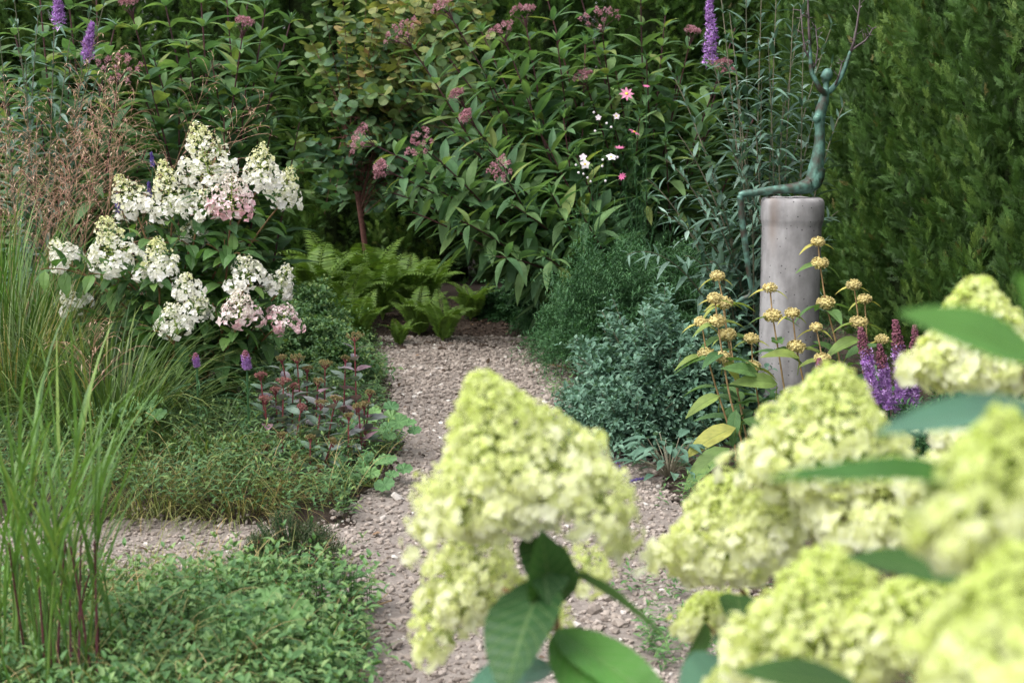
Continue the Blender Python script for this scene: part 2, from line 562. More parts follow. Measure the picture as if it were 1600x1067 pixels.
# concrete pipe
def concrete():
    m, n, nd, lk = node_mat('weathered_concrete')
    tc = nd.new("ShaderNodeTexCoord")
    n1 = nd.new("ShaderNodeTexNoise"); n1.inputs['Scale'].default_value = 9; n1.inputs['Detail'].default_value = 9; n1.inputs['Roughness'].default_value = .65
    lk.new(tc.outputs['Object'], n1.inputs['Vector'])
    mp = nd.new("ShaderNodeMapping"); mp.inputs['Scale'].default_value = (18, 18, 5)
    lk.new(tc.outputs['Object'], mp.inputs['Vector'])
    n2 = nd.new("ShaderNodeTexNoise"); n2.inputs['Scale'].default_value = 1; n2.inputs['Detail'].default_value = 4
    lk.new(mp.outputs[0], n2.inputs['Vector'])
    av = nd.new("ShaderNodeMath"); av.operation = 'MULTIPLY_ADD'; av.inputs[1].default_value = .55
    lk.new(n2.outputs['Fac'], av.inputs[0])
    h = nd.new("ShaderNodeMath"); h.operation = 'MULTIPLY'; h.inputs[1].default_value = .5
    lk.new(n1.outputs['Fac'], h.inputs[0]); lk.new(h.outputs[0], av.inputs[2])
    rp = ramp(nd, [(.34, (.125, .118, .117)), (.49, (.235, .224, .225)), (.64, (.345, .332, .332))])
    lk.new(av.outputs[0], rp.inputs[0])
    # pores
    vo = nd.new("ShaderNodeTexVoronoi"); vo.inputs['Scale'].default_value = 58
    lk.new(tc.outputs['Object'], vo.inputs['Vector'])
    pr = nd.new("ShaderNodeMapRange"); pr.inputs['From Min'].default_value = .12; pr.inputs['From Max'].default_value = .2
    lk.new(vo.outputs['Distance'], pr.inputs['Value'])
    sel = nd.new("ShaderNodeSeparateColor"); lk.new(vo.outputs['Color'], sel.inputs[0])
    gt = nd.new("ShaderNodeMath"); gt.operation = 'LESS_THAN'; gt.inputs[1].default_value = .6
    lk.new(sel.outputs[0], gt.inputs[0])
    mxp = nd.new("ShaderNodeMath"); mxp.operation = 'MAXIMUM'
    lk.new(pr.outputs[0], mxp.inputs[0]); lk.new(gt.outputs[0], mxp.inputs[1])
    pm = nd.new("ShaderNodeMapRange"); pm.inputs['To Min'].default_value = .3
    lk.new(mxp.outputs[0], pm.inputs['Value'])
    m1 = nd.new("ShaderNodeVectorMath"); m1.operation = 'SCALE'
    lk.new(rp.outputs[0], m1.inputs[0]); lk.new(pm.outputs[0], m1.inputs['Scale'])
    # rust-brown drip stain near the rim on the left side
    sx = nd.new("ShaderNodeSeparateXYZ"); lk.new(tc.outputs['Object'], sx.inputs[0])

    def band(sock, lo, hi, inv=False):
        r_ = nd.new("ShaderNodeMapRange"); r_.interpolation_type = 'SMOOTHSTEP'
        r_.inputs['From Min'].default_value = lo; r_.inputs['From Max'].default_value = hi
        if inv:
            r_.inputs['To Min'].default_value = 1; r_.inputs['To Max'].default_value = 0
        lk.new(sock, r_.inputs['Value'])
        return r_.outputs[0]
    a = band(sx.outputs[0], -.105, -.085); b = band(sx.outputs[0], -.085, -.055, True)
    c = band(sx.outputs[2], .62, .86)
    p1 = nd.new("ShaderNodeMath"); p1.operation = 'MULTIPLY'; lk.new(a, p1.inputs[0]); lk.new(b, p1.inputs[1])
    p2 = nd.new("ShaderNodeMath"); p2.operation = 'MULTIPLY'; lk.new(p1.outputs[0], p2.inputs[0]); lk.new(c, p2.inputs[1])
    p3 = nd.new("ShaderNodeMath"); p3.operation = 'MULTIPLY'; lk.new(p2.outputs[0], p3.inputs[0]); lk.new(n2.outputs['Fac'], p3.inputs[1])
    p4 = nd.new("ShaderNodeMath"); p4.operation = 'MULTIPLY'; p4.inputs[1].default_value = .95; lk.new(p3.outputs[0], p4.inputs[0]); p4.use_clamp = True
    mc = nd.new("ShaderNodeMix"); mc.data_type = 'RGBA'
    lk.new(p4.outputs[0], mc.inputs[0]); lk.new(m1.outputs[0], mc.inputs[6]); mc.inputs[7].default_value = (.13, .075, .04, 1)
    bs = nd.new("ShaderNodeBsdfPrincipled"); bs.inputs['Roughness'].default_value = .9; bs.inputs['Specular IOR Level'].default_value = .2
    lk.new(mc.outputs[2], bs.inputs['Base Color'])
    bp = nd.new("ShaderNodeBump"); bp.inputs['Strength'].default_value = .6; bp.inputs['Distance'].default_value = .003
    lk.new(m1.outputs[0], bp.inputs['Height']); lk.new(bp.outputs[0], bs.inputs['Normal'])
    out = nd.new("ShaderNodeOutputMaterial"); lk.new(bs.outputs[0], out.inputs[0])
    return m


def bronze():
    m, n, nd, lk = node_mat('verdigris_bronze')
    tc = nd.new("ShaderNodeTexCoord")
    n1 = nd.new("ShaderNodeTexNoise"); n1.inputs['Scale'].default_value = 22; n1.inputs['Detail'].default_value = 6
    lk.new(tc.outputs['Object'], n1.inputs['Vector'])
    rp = ramp(nd, [(.36, (.045, .034, .024)), (.46, (.045, .080, .058)), (.57, (.085, .185, .145)), (.74, (.17, .34, .28))])
    lk.new(n1.outputs['Fac'], rp.inputs[0])
    bs = nd.new("ShaderNodeBsdfPrincipled")
    bs.inputs['Roughness'].default_value = .5; bs.inputs['Metallic'].default_value = .25
    lk.new(rp.outputs[0], bs.inputs['Base Color'])
    bp = nd.new("ShaderNodeBump"); bp.inputs['Strength'].default_value = .5; bp.inputs['Distance'].default_value = .004
    lk.new(n1.outputs['Fac'], bp.inputs['Height']); lk.new(bp.outputs[0], bs.inputs['Normal'])
    out = nd.new("ShaderNodeOutputMaterial"); lk.new(bs.outputs[0], out.inputs[0])
    return m


M['concrete'] = concrete()
M['bronze'] = bronze()
M['darkbronze'] = stemmat('dark_bronze', (.06, .045, .045), (.14, .11, .11), .5)

# ------------------------------------------------------------------ ground and path
def vnoise(x, y, s=1.0):
    return (np.sin(x * 3.1 * s + 1.3 * np.sin(y * 2.3 * s)) + np.sin(y * 4.7 * s + 1.7 * np.sin(x * 3.7 * s)) + .5 * np.sin((x + y) * 9.1 * s)) / 2.5


def path_edges(Y):
    """left and right edge X of the main path at distance Y"""
    Yk = [1.0, 2.9, 3.6, 4.3, 5.0, 5.8, 6.6, 7.2, 7.75]
    lp = [None, 560, 545, 560, 625, 612, 600, 590, 585]
    rp_ = [None, 1250, 1150, 1075, 1010, 950, 905, 880, 850]
    Ls = [-.35] + [GP(p_, y_)[0] for p_, y_ in zip(lp[1:], Yk[1:])]
    Rs = [.62] + [GP(p_, y_)[0] for p_, y_ in zip(rp_[1:], Yk[1:])]
    return np.interp(Y, Yk, Ls), np.interp(Y, Yk, Rs)


def on_path(x, y, grow=0.0):
    l, r_ = path_edges(y)
    n = .03 * vnoise(x * 2.1, y * 2.1)
    main = (x > l - grow + n) & (x < r_ + grow + n) & (y < 7.92 + grow + n)
    side = (y > 3.42 - grow + n + .0 * x) & (y < 4.04 + grow + n - .06 * (x + .5)) & (x < r_)
    return main | side


def gz(x, y):
    """height of the ground: the path is slightly sunk between the beds"""
    x = np.asarray(x, float)
    y = np.asarray(y, float)
    l, r_ = path_edges(y)
    d = np.maximum(np.maximum(l - x, x - r_), y - 7.92)
    dside = np.maximum(3.42 - y, y - 4.04)
    d = np.where(x < r_, np.minimum(d, dside), d)
    return np.clip(d, 0, .25) * .22 + .006 * vnoise(x * 3, y * 3)


xs = np.concatenate([np.linspace(-40, -4.2, 14), np.linspace(-4, 3.4, 186), np.linspace(3.6, 40, 14)])
ys = np.concatenate([np.linspace(-30, .4, 12), np.linspace(.6, 11.5, 270), np.linspace(11.8, 60, 16)])
X, Yg = np.meshgrid(xs, ys)
Z = gz(X, Yg) - .012
nx, ny = len(xs), len(ys)
mb = MB()
idx = np.arange(nx * ny).reshape(ny, nx)
F = np.stack([idx[:-1, :-1], idx[:-1, 1:], idx[1:, 1:], idx[1:, :-1]], -1).reshape(-1, 4)
mb.raw(np.stack([X, Yg, Z], -1).reshape(-1, 3), F.tolist())
tag(mb.build('ground', M['soil'], smooth=True), 'dark bare garden soil under the planting', kind='structure')

# the path: the cells of a fine grid that lie on it
xs = np.linspace(-3.2, 1.2, 221)
ys = np.linspace(.6, 8.2, 381)
X, Yg = np.meshgrid(xs, ys)
Z = gz(X, Yg) - .004
on = on_path(X, Yg)
idx = np.arange(X.size).reshape(X.shape)
c = on[:-1, :-1] & on[1:, 1:]
F = np.stack([idx[:-1, :-1], idx[:-1, 1:], idx[1:, 1:], idx[1:, :-1]], -1)[c]
mb = MB()
mb.raw(np.stack([X, Yg, Z], -1).reshape(-1, 3), F.tolist())
tag(mb.build('path', M['path'], smooth=True), 'pinkish grey gravel path between the beds', kind='structure')

# loose gravel
stones = [icoT(0, .28, (1, r_, h_), i) for i, (r_, h_) in enumerate([(.8, .55), (.65, .5), (.9, .6), (.75, .7), (.6, .45), (.85, .5)])]
mb = MB()
N = 60000
x = U(-2.6, 1.1, N); y = 2.4 + 5.5 * U(0, 1, N) ** 1.15
edge = (U(0, 1, N) < .985)
k = on_path(x, y, 0.0) | (on_path(x, y, .05) & (U(0, 1, N) < .35))
x, y = x[k], y[k]
N = len(x)
size = .0043 + .0095 * U(0, 1, N) ** 2.6
size = np.where(U(0, 1, N) < .012, size * 1.9, size)
size = size * np.where(y > 5.5, 1.25, 1.0)
pos = np.stack([x, y, gz(x, y) - .004 + size * .3], 1)
g = U(0, 1, N)
tint = np.clip(rng.normal(.47, .2, N) + .15 * vnoise(x * 2.1, y * 2.4), 0, .97)
tint = np.where(U(0, 1, N) < .012, 1.0, tint)
pick = rng.integers(0, len(stones), N)
for i, tp in enumerate(stones):
    s_ = pick == i
    n = int(s_.sum())
    d = np.stack([U(-1, 1, n), U(-1, 1, n), U(-.35, .35, n)], 1)
    mb.add(tp, pos[s_], frames(d, (0, 0, 1), U(-.5, .5, n)), size[s_], tint[s_])
print('stones', N)
tag(mb.build('gravel', M['stone']), 'pinkish grey crushed stone lying on the path', kind='stuff')

# dead leaves and crumbs of bark
mb = MB()
n_ = 9000
x = U(-1.3, 1.0, n_); y = 7.45 + 1.9 * U(0, 1, n_) ** 1.3
mb.add(stones[1], np.stack([x, y, gz(x, y) - .004 + .006 * vnoise(x * 9, y * 9)], 1), frames(rng.normal(size=(n_, 3)) * [1, 1, .4]), .004 + .012 * U(0, 1, n_) ** 3, U(-.0, .35, n_))
N = 1000
x = U(-1.2, 1.2, N); y = 2.6 + 5.6 * U(0, 1, N) ** .7
keep = (~on_path(x, y, -.06)) | (y > 6.6) & (U(0, 1, N) < .5) | (U(0, 1, N) < .13)
x, y = x[keep], y[keep]; N = len(x)
mb.add(leafT(.5, 3, .5, .3), np.stack([x, y, gz(x, y) + .008], 1), frames(np.stack([U(-1, 1, N), U(-1, 1, N), U(-.1, .4, N)], 1), (0, 0, 1), U(-.9, .9, N)),
       .014 + .028 * U(0, 1, N) ** 2, U(0, 1, N))
tag(mb.build('leaf_litter', M['litter']), 'brown dead leaves and crumbs on the soil and path edge', kind='stuff')


# ------------------------------------------------------------------ generic plant builders
def spread_leaves(mb, tp, pts, s, per, L, elev=.5, az0=None, step=None, up=(0, 0, 1), tint=None, jit=.25, roll=.35, lift=0.0, wsc=None):
    """leaves in whorls of `per` at the arc lengths s of the stem pts"""
    p, d, _ = along(pts, s)
    n = len(s)
    az = (U(0, 6.28) if az0 is None else az0) + np.arange(n) * (1.0 if step is None else step)
    for j in range(per):
        a = az + j * 2 * math.pi / per + U(-jit, jit, n)
        ref = np.where(np.abs(d[:, 2:3]) > .95, [[1., 0, 0]], [[0, 0, 1.]])
        sx_ = nz(np.cross(d, ref))
        sy_ = np.cross(sx_, d)
        rad = sx_ * np.cos(a)[:, None] + sy_ * np.sin(a)[:, None]
        e = elev + U(-jit, jit, n)
        dr = rad * np.cos(e)[:, None] + d * np.sin(e)[:, None] + np.array([0, 0, lift])
        tn = U(0, .8, n) if tint is None else tint(n)
        Ls = L * U(.8, 1.15, n)
        if wsc is not None:
            Ls = np.stack([Ls * wsc, Ls, Ls], 1)
        mb.add(tp, p, frames(dr, up, U(-roll, roll, n)), Ls, tn)


FLORET_S = joinT([leafT(.55, 2, .1, 0).mod(rotz(a) @ rotx(.6)) for a in (0, 2.1, 4.2)])
BLOB = icoT(0, .12, (1, 1, .8), 3)


def tuft_cluster(mb, centre, axis, R0, nsub=12, per=24, fs=.006, sub_r=.014, flat=.35):
    """domed cluster of many small tufts"""
    A = frames([axis], (0.2, 1, 0.1))[0]      # columns x, d, z ; d = axis
    for i in range(nsub):
        r_ = R0 * math.sqrt((i + .4) / nsub)
        a = i * 2.4 + U(-.3, .3)
        off = A @ np.array([r_ * math.cos(a), R0 * flat * (1 - (r_ / R0) ** 2) + U(-.12, .12) * R0, r_ * math.sin(a)])
        c_ = np.asarray(centre) + off
        v = nz(rng.normal(size=(per, 3)) + np.array(axis) * .5)
        mb.add(FLORET_S, c_ + v * sub_r * U(.6, 1, (per, 1)), frames(v, (0, 0, 1)), fs * U(.8, 1.3, per), np.clip(U(0, 1, per) * .6 + U(-.1, .35), 0, 1))


# ------------------------------------------------------------------ hedges
SPR = [sprayT(i) for i in range(3)]


def hedge_mesh(seed, rad=.46, H=3.3, nc=1500, per=27):
    r = np.random.default_rng(seed)
    mbc = MB()
    zc = .04 + r.uniform(0, 1, nc) ** .92 * (H - .1)
    ac = r.uniform(0, 2 * math.pi, nc)
    prof = rad * np.minimum(1, .82 + .3 * np.minimum(zc / .6, 1)) * np.clip((H - zc) / 1.2, .12, 1) ** .6
    lump = .93 + .34 * (np.abs(np.sin(ac * 2.5 + .5 * np.sin(1.7 * zc + seed) + seed)) - .45) + .16 * (np.abs(np.sin(zc * 3.1 + ac * 2 + seed)) - .5) + .05 * np.sin(zc * 9 + ac * 2)
    rr = prof * lump * r.uniform(.84, 1.1, nc)
    outw = np.stack([np.cos(ac), np.sin(ac), 0 * ac], 1)
    tip = outw * rr[:, None] + np.array([0, 0, 1]) * zc[:, None]
    ax = nz(outw * .6 + np.array([0, 0, .95]) + r.normal(0, .25, (nc, 3)))
    patch = .42 + .12 * np.sin(ac * 4 + zc * 3 + seed) + r.normal(0, .10, nc)
    n = nc * per
    k = np.repeat(np.arange(nc), per)
    s_ = r.uniform(0, 1, n)
    off = r.normal(0, 1, (n, 3))
    off -= (off * ax[k]).sum(1, keepdims=True) * ax[k]
    off = nz(off)
    pos = tip[k] - ax[k] * (s_ * .20)[:, None] + off * (s_ * .05)[:, None]
    d = nz(ax[k] * (1.1 - .5 * s_)[:, None] + off * (.25 + .6 * s_)[:, None] + r.normal(0, .15, (n, 3)))
    L = r.uniform(.038, .07, n)
    pos = pos - d * (L * .5)[:, None]
    up = np.cross(d, ax[k]) + r.normal(0, .5, (n, 3))
    tint = np.clip(patch[k] + .3 * (1 - s_) ** 2 - .1 + r.normal(0, .06, n), 0, .97)  # tip highlights and darker gaps between tufts put into the tint
    tint = np.where(r.uniform(0, 1, n) < .01, 1.0, tint)
    pk = r.integers(0, 3, n)
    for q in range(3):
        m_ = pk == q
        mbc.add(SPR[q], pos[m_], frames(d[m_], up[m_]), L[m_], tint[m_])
    # solid core against see-through, its dark colour standing in for inner shade
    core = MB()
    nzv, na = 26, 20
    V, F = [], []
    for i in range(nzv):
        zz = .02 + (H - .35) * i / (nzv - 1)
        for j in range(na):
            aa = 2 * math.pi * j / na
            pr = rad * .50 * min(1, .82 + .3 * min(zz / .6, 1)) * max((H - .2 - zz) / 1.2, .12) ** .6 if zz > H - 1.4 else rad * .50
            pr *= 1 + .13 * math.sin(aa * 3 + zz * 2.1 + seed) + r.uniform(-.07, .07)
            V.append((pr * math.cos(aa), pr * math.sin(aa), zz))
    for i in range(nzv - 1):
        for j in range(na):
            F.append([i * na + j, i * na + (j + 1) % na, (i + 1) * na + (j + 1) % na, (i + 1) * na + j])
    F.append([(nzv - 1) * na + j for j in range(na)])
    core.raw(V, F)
    tr = MB()
    tr.tube(np.array([[0, 0, -.1], [.01, 0, .5], [0, .02, 1.6], [0, 0, H - .5]]), [.06, .05, .04, .015], 8)
    return mbc, core, tr


protos = []
for s_ in range(2):
    crown, core, tr = hedge_mesh(s_ + 1)
    o = thing('hedge_conifer', 'x', 'conifer', (0, 0, 0), 'conifers of the clipped evergreen hedge')
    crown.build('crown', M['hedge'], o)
    core.build('shade_core', M['hedge_core'], o)
    tr.build('trunk', M['bark'], o)
    protos.append(o)
right_lbl = ['second conifer of the right hedge counted from the front, edge of the picture', 'hedge conifer standing level with the liatris spikes, lush feathery green',
             'hedge conifer just behind the concrete pillar, feathery green', 'hedge conifer right of the sculpture, dark fold on its left side',
             'hedge conifer beyond the sculpture, partly behind the raised arm', 'hedge conifer half hidden by the grey-leaved shrub',
             'hedge conifer near the far corner behind grey stems', 'corner conifer where the right and rear hedges meet', 'nearest conifer of the right hedge, beside the yellow-green blooms']
spots = []
for i, yy in enumerate([4.1, 4.9, 5.65, 6.4, 7.2, 8.0, 8.85, 9.75, 3.3]):
    spots.append((2.22 + U(-.05, .05), yy, right_lbl[i]))
back_lbl = ['rear hedge conifer at the far left behind the tall grasses', 'dark rear hedge conifer left of the tall pink-flowered plants', 'dark rear hedge conifer behind the left joe-pye stems',
            'dark rear hedge conifer above the white hydrangea', 'rear hedge conifer behind the gap left of the fern bed', 'dark rear hedge conifer behind the red trunk',
            'rear hedge conifer behind the round-leaved tree', 'rear hedge conifer behind the central pink-flowered plants', 'rear hedge conifer behind the cosmos flowers', 'rear hedge conifer behind the purple flower spike']
for i in range(10):
    spots.append((-5.4 + i * .8, 10.7 + U(-.08, .08), back_lbl[i]))
for i, (x_, y_, lb) in enumerate(spots):
    o = protos[i] if i < 2 else copy_tree(protos[i % 2])
    o.location = (x_, y_, 0)
    o.rotation_euler = (0, 0, U(0, 6.28))
    o.scale = (.98, .98, 1) if i < 9 else (1.3, 1.3, 1)
    o['label'] = lb

# ------------------------------------------------------------------ concrete pillar and sculpture
YP = 5.33
pc = GP(1235, YP)
pc[0] = P(1235, 430, YP)[0]
PTOP = P(1235, 309, YP)[2]
mb = MB()
rb, rc = .1105, .1175
prof = [(.0, PTOP - .002), (.06, PTOP - .001), (rc - .016, PTOP), (rc - .006, PTOP - .004), (rc - .001, PTOP - .014), (rc, PTOP - .03), (rc, PTOP - .078), (rc - .002, PTOP - .086), (rb + .001, PTOP - .1), (rb, PTOP - .11), (rb, .4), (rb, -.1)]
na = 64
V, F = [], []
for r_, z_ in prof:
    for j in range(na):
        a = 2 * math.pi * j / na
        jr = r_ * (1 + .006 * math.sin(a * 5 + z_ * 40) + .004 * math.sin(a * 11 + z_ * 17)) if r_ > .01 else r_
        V.append((pc[0] + jr * math.cos(a), pc[1] + jr * math.sin(a), z_ + .0015 * math.sin(a * 7) * (r_ > .05)))
for i in range(len(prof) - 1):
    for j in range(na):
        F.append([i * na + j, (i + 1) * na + j, (i + 1) * na + (j + 1) % na, i * na + (j + 1) % na])
mb.raw(V, F)
pt = bpy.data.objects.new('tmp', None); pt.location = (pc[0], pc[1], 0)
pillar = mb.build('concrete_pillar', M['concrete'], pt, smooth=True)
pillar.parent = None
pillar.location = (pc[0], pc[1], 0)
bpy.data.objects.remove(pt)
tag(pillar, 'grey concrete pipe pillar with a thicker collar and brown stain at its rim', 'pillar')

st = thing('seated_sculpture', 'slender green bronze figure seated on the concrete pillar, raised arms turning into branches', 'sculpture', (pc[0], pc[1], PTOP))
mb = MB()


def SP(px, py, dy=0.0):
    return P(px, py, YP + dy)


def limb(pl, rad, dy, sub=4):
    pts = np.array([SP(a, b, dy_ if isinstance(dy, (list, tuple)) else dy) for (a, b), dy_ in zip(pl, dy if isinstance(dy, (list, tuple)) else [dy] * len(pl))])
    t = np.arange(len(pts))
    tt = np.linspace(0, len(pts) - 1, (len(pts) - 1) * sub + 1)
    # catmull-rom
    q = []
    for v in tt:
        i = min(int(v), len(pts) - 2); f = v - i
        p0 = pts[max(i - 1, 0)]; p1 = pts[i]; p2 = pts[i + 1]; p3 = pts[min(i + 2, len(pts) - 1)]
        q.append(.5 * ((2 * p1) + (-p0 + p2) * f + (2 * p0 - 5 * p1 + 4 * p2 - p3) * f * f + (-p0 + 3 * p1 - 3 * p2 + p3) * f ** 3))
    mb.tube(np.array(q), np.interp(tt, t, rad), 12)


# torso (pelvis to neck), then legs, arms
limb([(1268, 291), (1275, 262), (1280, 232), (1281, 205), (1281, 180), (1287, 158), (1290, 141), (1291, 128)],
     [.031, .0285, .0225, .0185, .0215, .020, .0115, .0095], 0)
limb([(1279, 262), (1273, 282), (1258, 292), (1238, 295)], [.026, .032, .028, .019], 0)
mb.add(icoT(1), [SP(1276, 186, -.015), SP(1276, 186, .015)], np.repeat(np.eye(3)[None], 2, 0), .0155)
for dy in (-.020, .020):
    limb([(1266, 288), (1240, 294), (1210, 297), (1180, 301), (1158, 304), (1157, 312), (1159, 340), (1164, 380), (1169, 420), (1173, 452), (1170, 462)],
         [.023, .019, .016, .014, .0125, .0125, .0125, .0125, .010, .0075, .007], [dy * .8, dy, dy, dy, dy, dy, dy, dy * .9, dy * .8, dy * .7, dy * .7])
    p_ = SP(1169, 462, dy * .7)
    mb.tube(np.array([p_ + (.01, 0, .0), p_ + (-.02, -.005 * np.sign(dy), -.012), p_ + (-.045, -.01 * np.sign(dy), -.03)]), [.008, .010, .006], 10)
# head, tilted back
hd = SP(1292, 118)
mb.add(icoT(2), [hd], frames([[.25, 0, 1]]), np.array([[.021, .027, .021]]))
mb.add(icoT(1), [hd + (-.019, 0, -.004)], np.eye(3)[None], .006)      # nose
mb.add(icoT(1), [hd + (-.012, 0, -.022)], np.eye(3)[None], .008)      # chin
limb([(1286, 146), (1296, 143), (1306, 132), (1314, 120), (1322, 101), (1329, 80)], [.012, .0115, .010, .009, .008, .0065], [.01, .025, .03, .03, .03, .03])
limb([(1290, 146), (1282, 140), (1274, 126), (1268, 112), (1266, 88), (1265, 62)], [.012, .011, .009, .009, .0075, .006], [-.01, -.025, -.03, -.03, -.03, -.03])
body = mb.build('figure_body', M['bronze'], st, smooth=True)
md = body.modifiers.new('remesh', 'REMESH'); md.mode = 'VOXEL'; md.voxel_size = .0028; md.use_smooth_shade = True
ms_ = body.modifiers.new('smooth', 'SMOOTH'); ms_.factor = .6; ms_.iterations = 4
dg = bpy.context.evaluated_depsgraph_get()
me = bpy.data.meshes.new_from_object(body.evaluated_get(dg))
body.modifiers.clear()
body.data = me
if not me.materials:
    me.materials.append(M['bronze'])


def branch(pl, dy, r0, name='branch_hand'):
    b = MB()
    pts = np.array([SP(a, c_, dy) for a, c_ in pl])
    b.tube(pts, np.linspace(r0, .002, len(pts)), 7)
    n = len(pts)
    for k in range(n * 2):
        f = U(.15, 1) * (n - 1); i = min(int(f), n - 2)
        p_ = pts[i] + (pts[i + 1] - pts[i]) * (f - i)
        d_ = nz(np.array([U(-1, 1), U(-.6, .6), U(.1, 1)]))
        e_ = p_ + d_ * U(.015, .035)
        b.tube(np.array([p_, (p_ + e_) / 2 + (0, 0, .002), e_]), [.0022, .0018, .0012], 4)
        b.add(leafT(.6, 2, .2, .1), [e_], frames([d_]), .014, .9)
    return b.build(name, M['darkbronze'], st, smooth=True)


branch([(1329, 82), (1334, 66), (1339, 40), (1343, 12), (1345, -30)], .03, .006)
branch([(1329, 80), (1340, 72), (1352, 64), (1358, 56), (1364, 44)], .03, .005)
branch([(1266, 70), (1264, 50), (1263, 20), (1262, -20), (1260, -50)], -.03, .006)
branch([(1266, 92), (1258, 80), (1254, 50), (1251, 15)], -.03, .0045)
branch([(1268, 110), (1275, 100), (1278, 75), (1274, 40)], -.02, .004)
branch([(1305, 134), (1312, 115), (1316, 96)], .02, .004)

# ------------------------------------------------------------------ joe-pye weed
JL = [leafT(.29, 5, .22, .30), leafT(.25, 5, .3, .12), leafT(.32, 5, .18, .45)]


def joe_pye(name_lbl, base, targets, group='tall joe-pye plants with whorled leaves', L=.235, spacing=.115, lean=0.0, base_r=.18, bare=.12):
    root = thing('joe_pye_weed', name_lbl, 'flowering plant', base, group)
    ms, ml = MB(), MB()
    for tg in targets:
        px, py, Y, fl = tg
        Y -= .35 if fl else 0
        tip = P(px, py, Y)
        b = np.array([base[0] + U(-base_r, base_r), base[1] + U(-base_r, base_r), 0])
        mid = b * .5 + tip * .5 + np.array([lean * U(.5, 1) * .3, 0, .12 * np.linalg.norm((tip - b)[:2])])
        pts = bez(b, mid, tip, 14)
        Ln = length(pts)
        ms.tube(pts, np.linspace(.0075, .0035, 14), 5, U(0, 1))
        s_ = np.arange(Ln * bare + U(0, .05), Ln - .02, spacing * U(.9, 1.1))
        tt = s_ / Ln
        LL = L * np.interp(tt, [0, .25, .75, 1], [.85, 1.1, .95, .45])
        spread_leaves(ml, JL[rng.integers(0, 3)], pts, s_, 4, LL, .32, step=.785, jit=.22, lift=.3,
                      tint=lambda n: np.clip(rng.normal(.42, .2, n) + .25 * np.linspace(0, 1, n), 0, 1))
        if fl:
            f = MB()
            R0 = fl * 1.45
            axis = nz(pts[-1] - pts[-2])
            stalks = 9
            for k in range(stalks):
                a = k * 2.4; r_ = R0 * math.sqrt((k + .4) / stalks)
                A = frames([axis], (0.2, 1, 0.1))[0]
                e = tip + A @ np.array([r_ * math.cos(a), R0 * .35, r_ * math.sin(a)])
                f.tube(np.array([tip - axis * .05, (tip + e) / 2 + axis * -.005, e]), [.002, .0016, .0012], 4, .2, 1)
            tuft_cluster(f, tip + axis * .04, axis, R0, 16, 26, .0072, .0145)
            fo = f.build('flower_cluster', [M['joe_fl'], M['joe_stem']], root)
        else:
            # a tuft of small leaves at the tip
            spread_leaves(ml, JL[1], pts, np.array([Ln - .02, Ln - .005]), 4, .06, 1.0)
    ms.build('stems', M['joe_stem'], root)
    ml.build('leaves', M['joe'], root)
    return root


joe_pye('big joe-pye clump in the middle, many stems leaning left with dusty pink heads', GP(945, 8.0),
        [(635, 62, 7.8, .075), (575, 222, 7.6, .06), (605, 268, 7.5, .035), (665, 232, 7.5, .065), (720, 158, 7.8, .03), (788, 60, 8.1, .06), (735, 190, 7.7, .025),
         (786, 270, 7.4, .045), (700, 20, 8.2, .05), (850, -20, 8.2, 0), (820, 110, 7.9, 0), (870, 60, 7.9, 0), (690, 300, 7.3, 0), (640, 330, 7.2, 0), (760, 230, 7.3, 0),
         (840, 200, 7.4, 0), (720, 345, 7.1, 0), (800, 320, 7.1, 0), (880, 180, 7.6, 0), (860, 300, 7.1, 0), (900, 240, 7.4, 0), (760, 120, 7.9, 0), (700, 90, 8, 0),
         (905, 330, 7.1, 0), (610, 300, 7.5, 0), (770, 400, 7.0, 0), (850, 400, 7.0, 0), (915, 60, 8.1, 0), (820, 30, 8.2, .05), (680, 180, 7.8, 0), (750, 45, 8.2, 0)], base_r=.2)
joe_pye('upright joe-pye clump behind the pink cosmos, rosy heads at the top edge', GP(1010, 8.7),
        [(940, 42, 8.4, .085), (915, 130, 8.3, .04), (1000, -40, 8.6, .06), (1040, 20, 8.6, 0), (960, 100, 8.3, 0), (1010, 90, 8.2, 0), (1060, 110, 8.4, 0), (1000, 180, 8.0, 0),
         (1080, 60, 8.6, .03), (1040, 220, 8.0, 0), (900, -30, 8.7, 0), (960, 200, 8.0, 0), (1125, 115, 8.4, .05), (1110, 200, 8.2, 0), (1010, 300, 7.9, 0), (1150, 40, 8.8, 0), (1180, 180, 8.6, 0)])
joe_pye('joe-pye clump at the back left with upright stems above the white hydrangea', GP(350, 7.7),
        [(205, 18, 7.4, .03), (380, 48, 7.5, .03), (310, -60, 7.7, .05), (352, -30, 7.6, 0), (415, 10, 7.7, 0), (440, 90, 7.8, 0), (250, -30, 7.6, 0), (290, 60, 7.4, 0),
         (330, 90, 7.3, 0), (385, 130, 7.3, 0), (240, 90, 7.3, 0), (280, 160, 7.2, 0), (350, 180, 7.1, 0), (425, 200, 7.4, 0), (455, 30, 8, 0), (400, -50, 7.9, 0), (225, 150, 7.2, 0), (470, 180, 7.9, 0)], base_r=.25)
joe_pye('joe-pye clump at the far left behind the rosy grass plumes', GP(130, 7.3),
        [(185, 120, 6.8, .07), (60, -30, 7.2, .04), (20, 40, 7.2, 0), (100, -60, 7.4, 0), (150, -20, 7.4, 0), (180, 40, 7.0, 0), (110, 90, 6.9, 0), (60, 140, 6.9, 0), (160, 180, 6.7, 0),
         (10, 150, 7.0, 0), (-30, 60, 7.3, 0), (190, 220, 6.7, 0), (90, 230, 6.6, 0), (230, 230, 6.8, 0), (30, 260, 6.7, 0), (-60, -10, 7.5, 0), (140, 280, 6.5, 0)], base_r=.3)

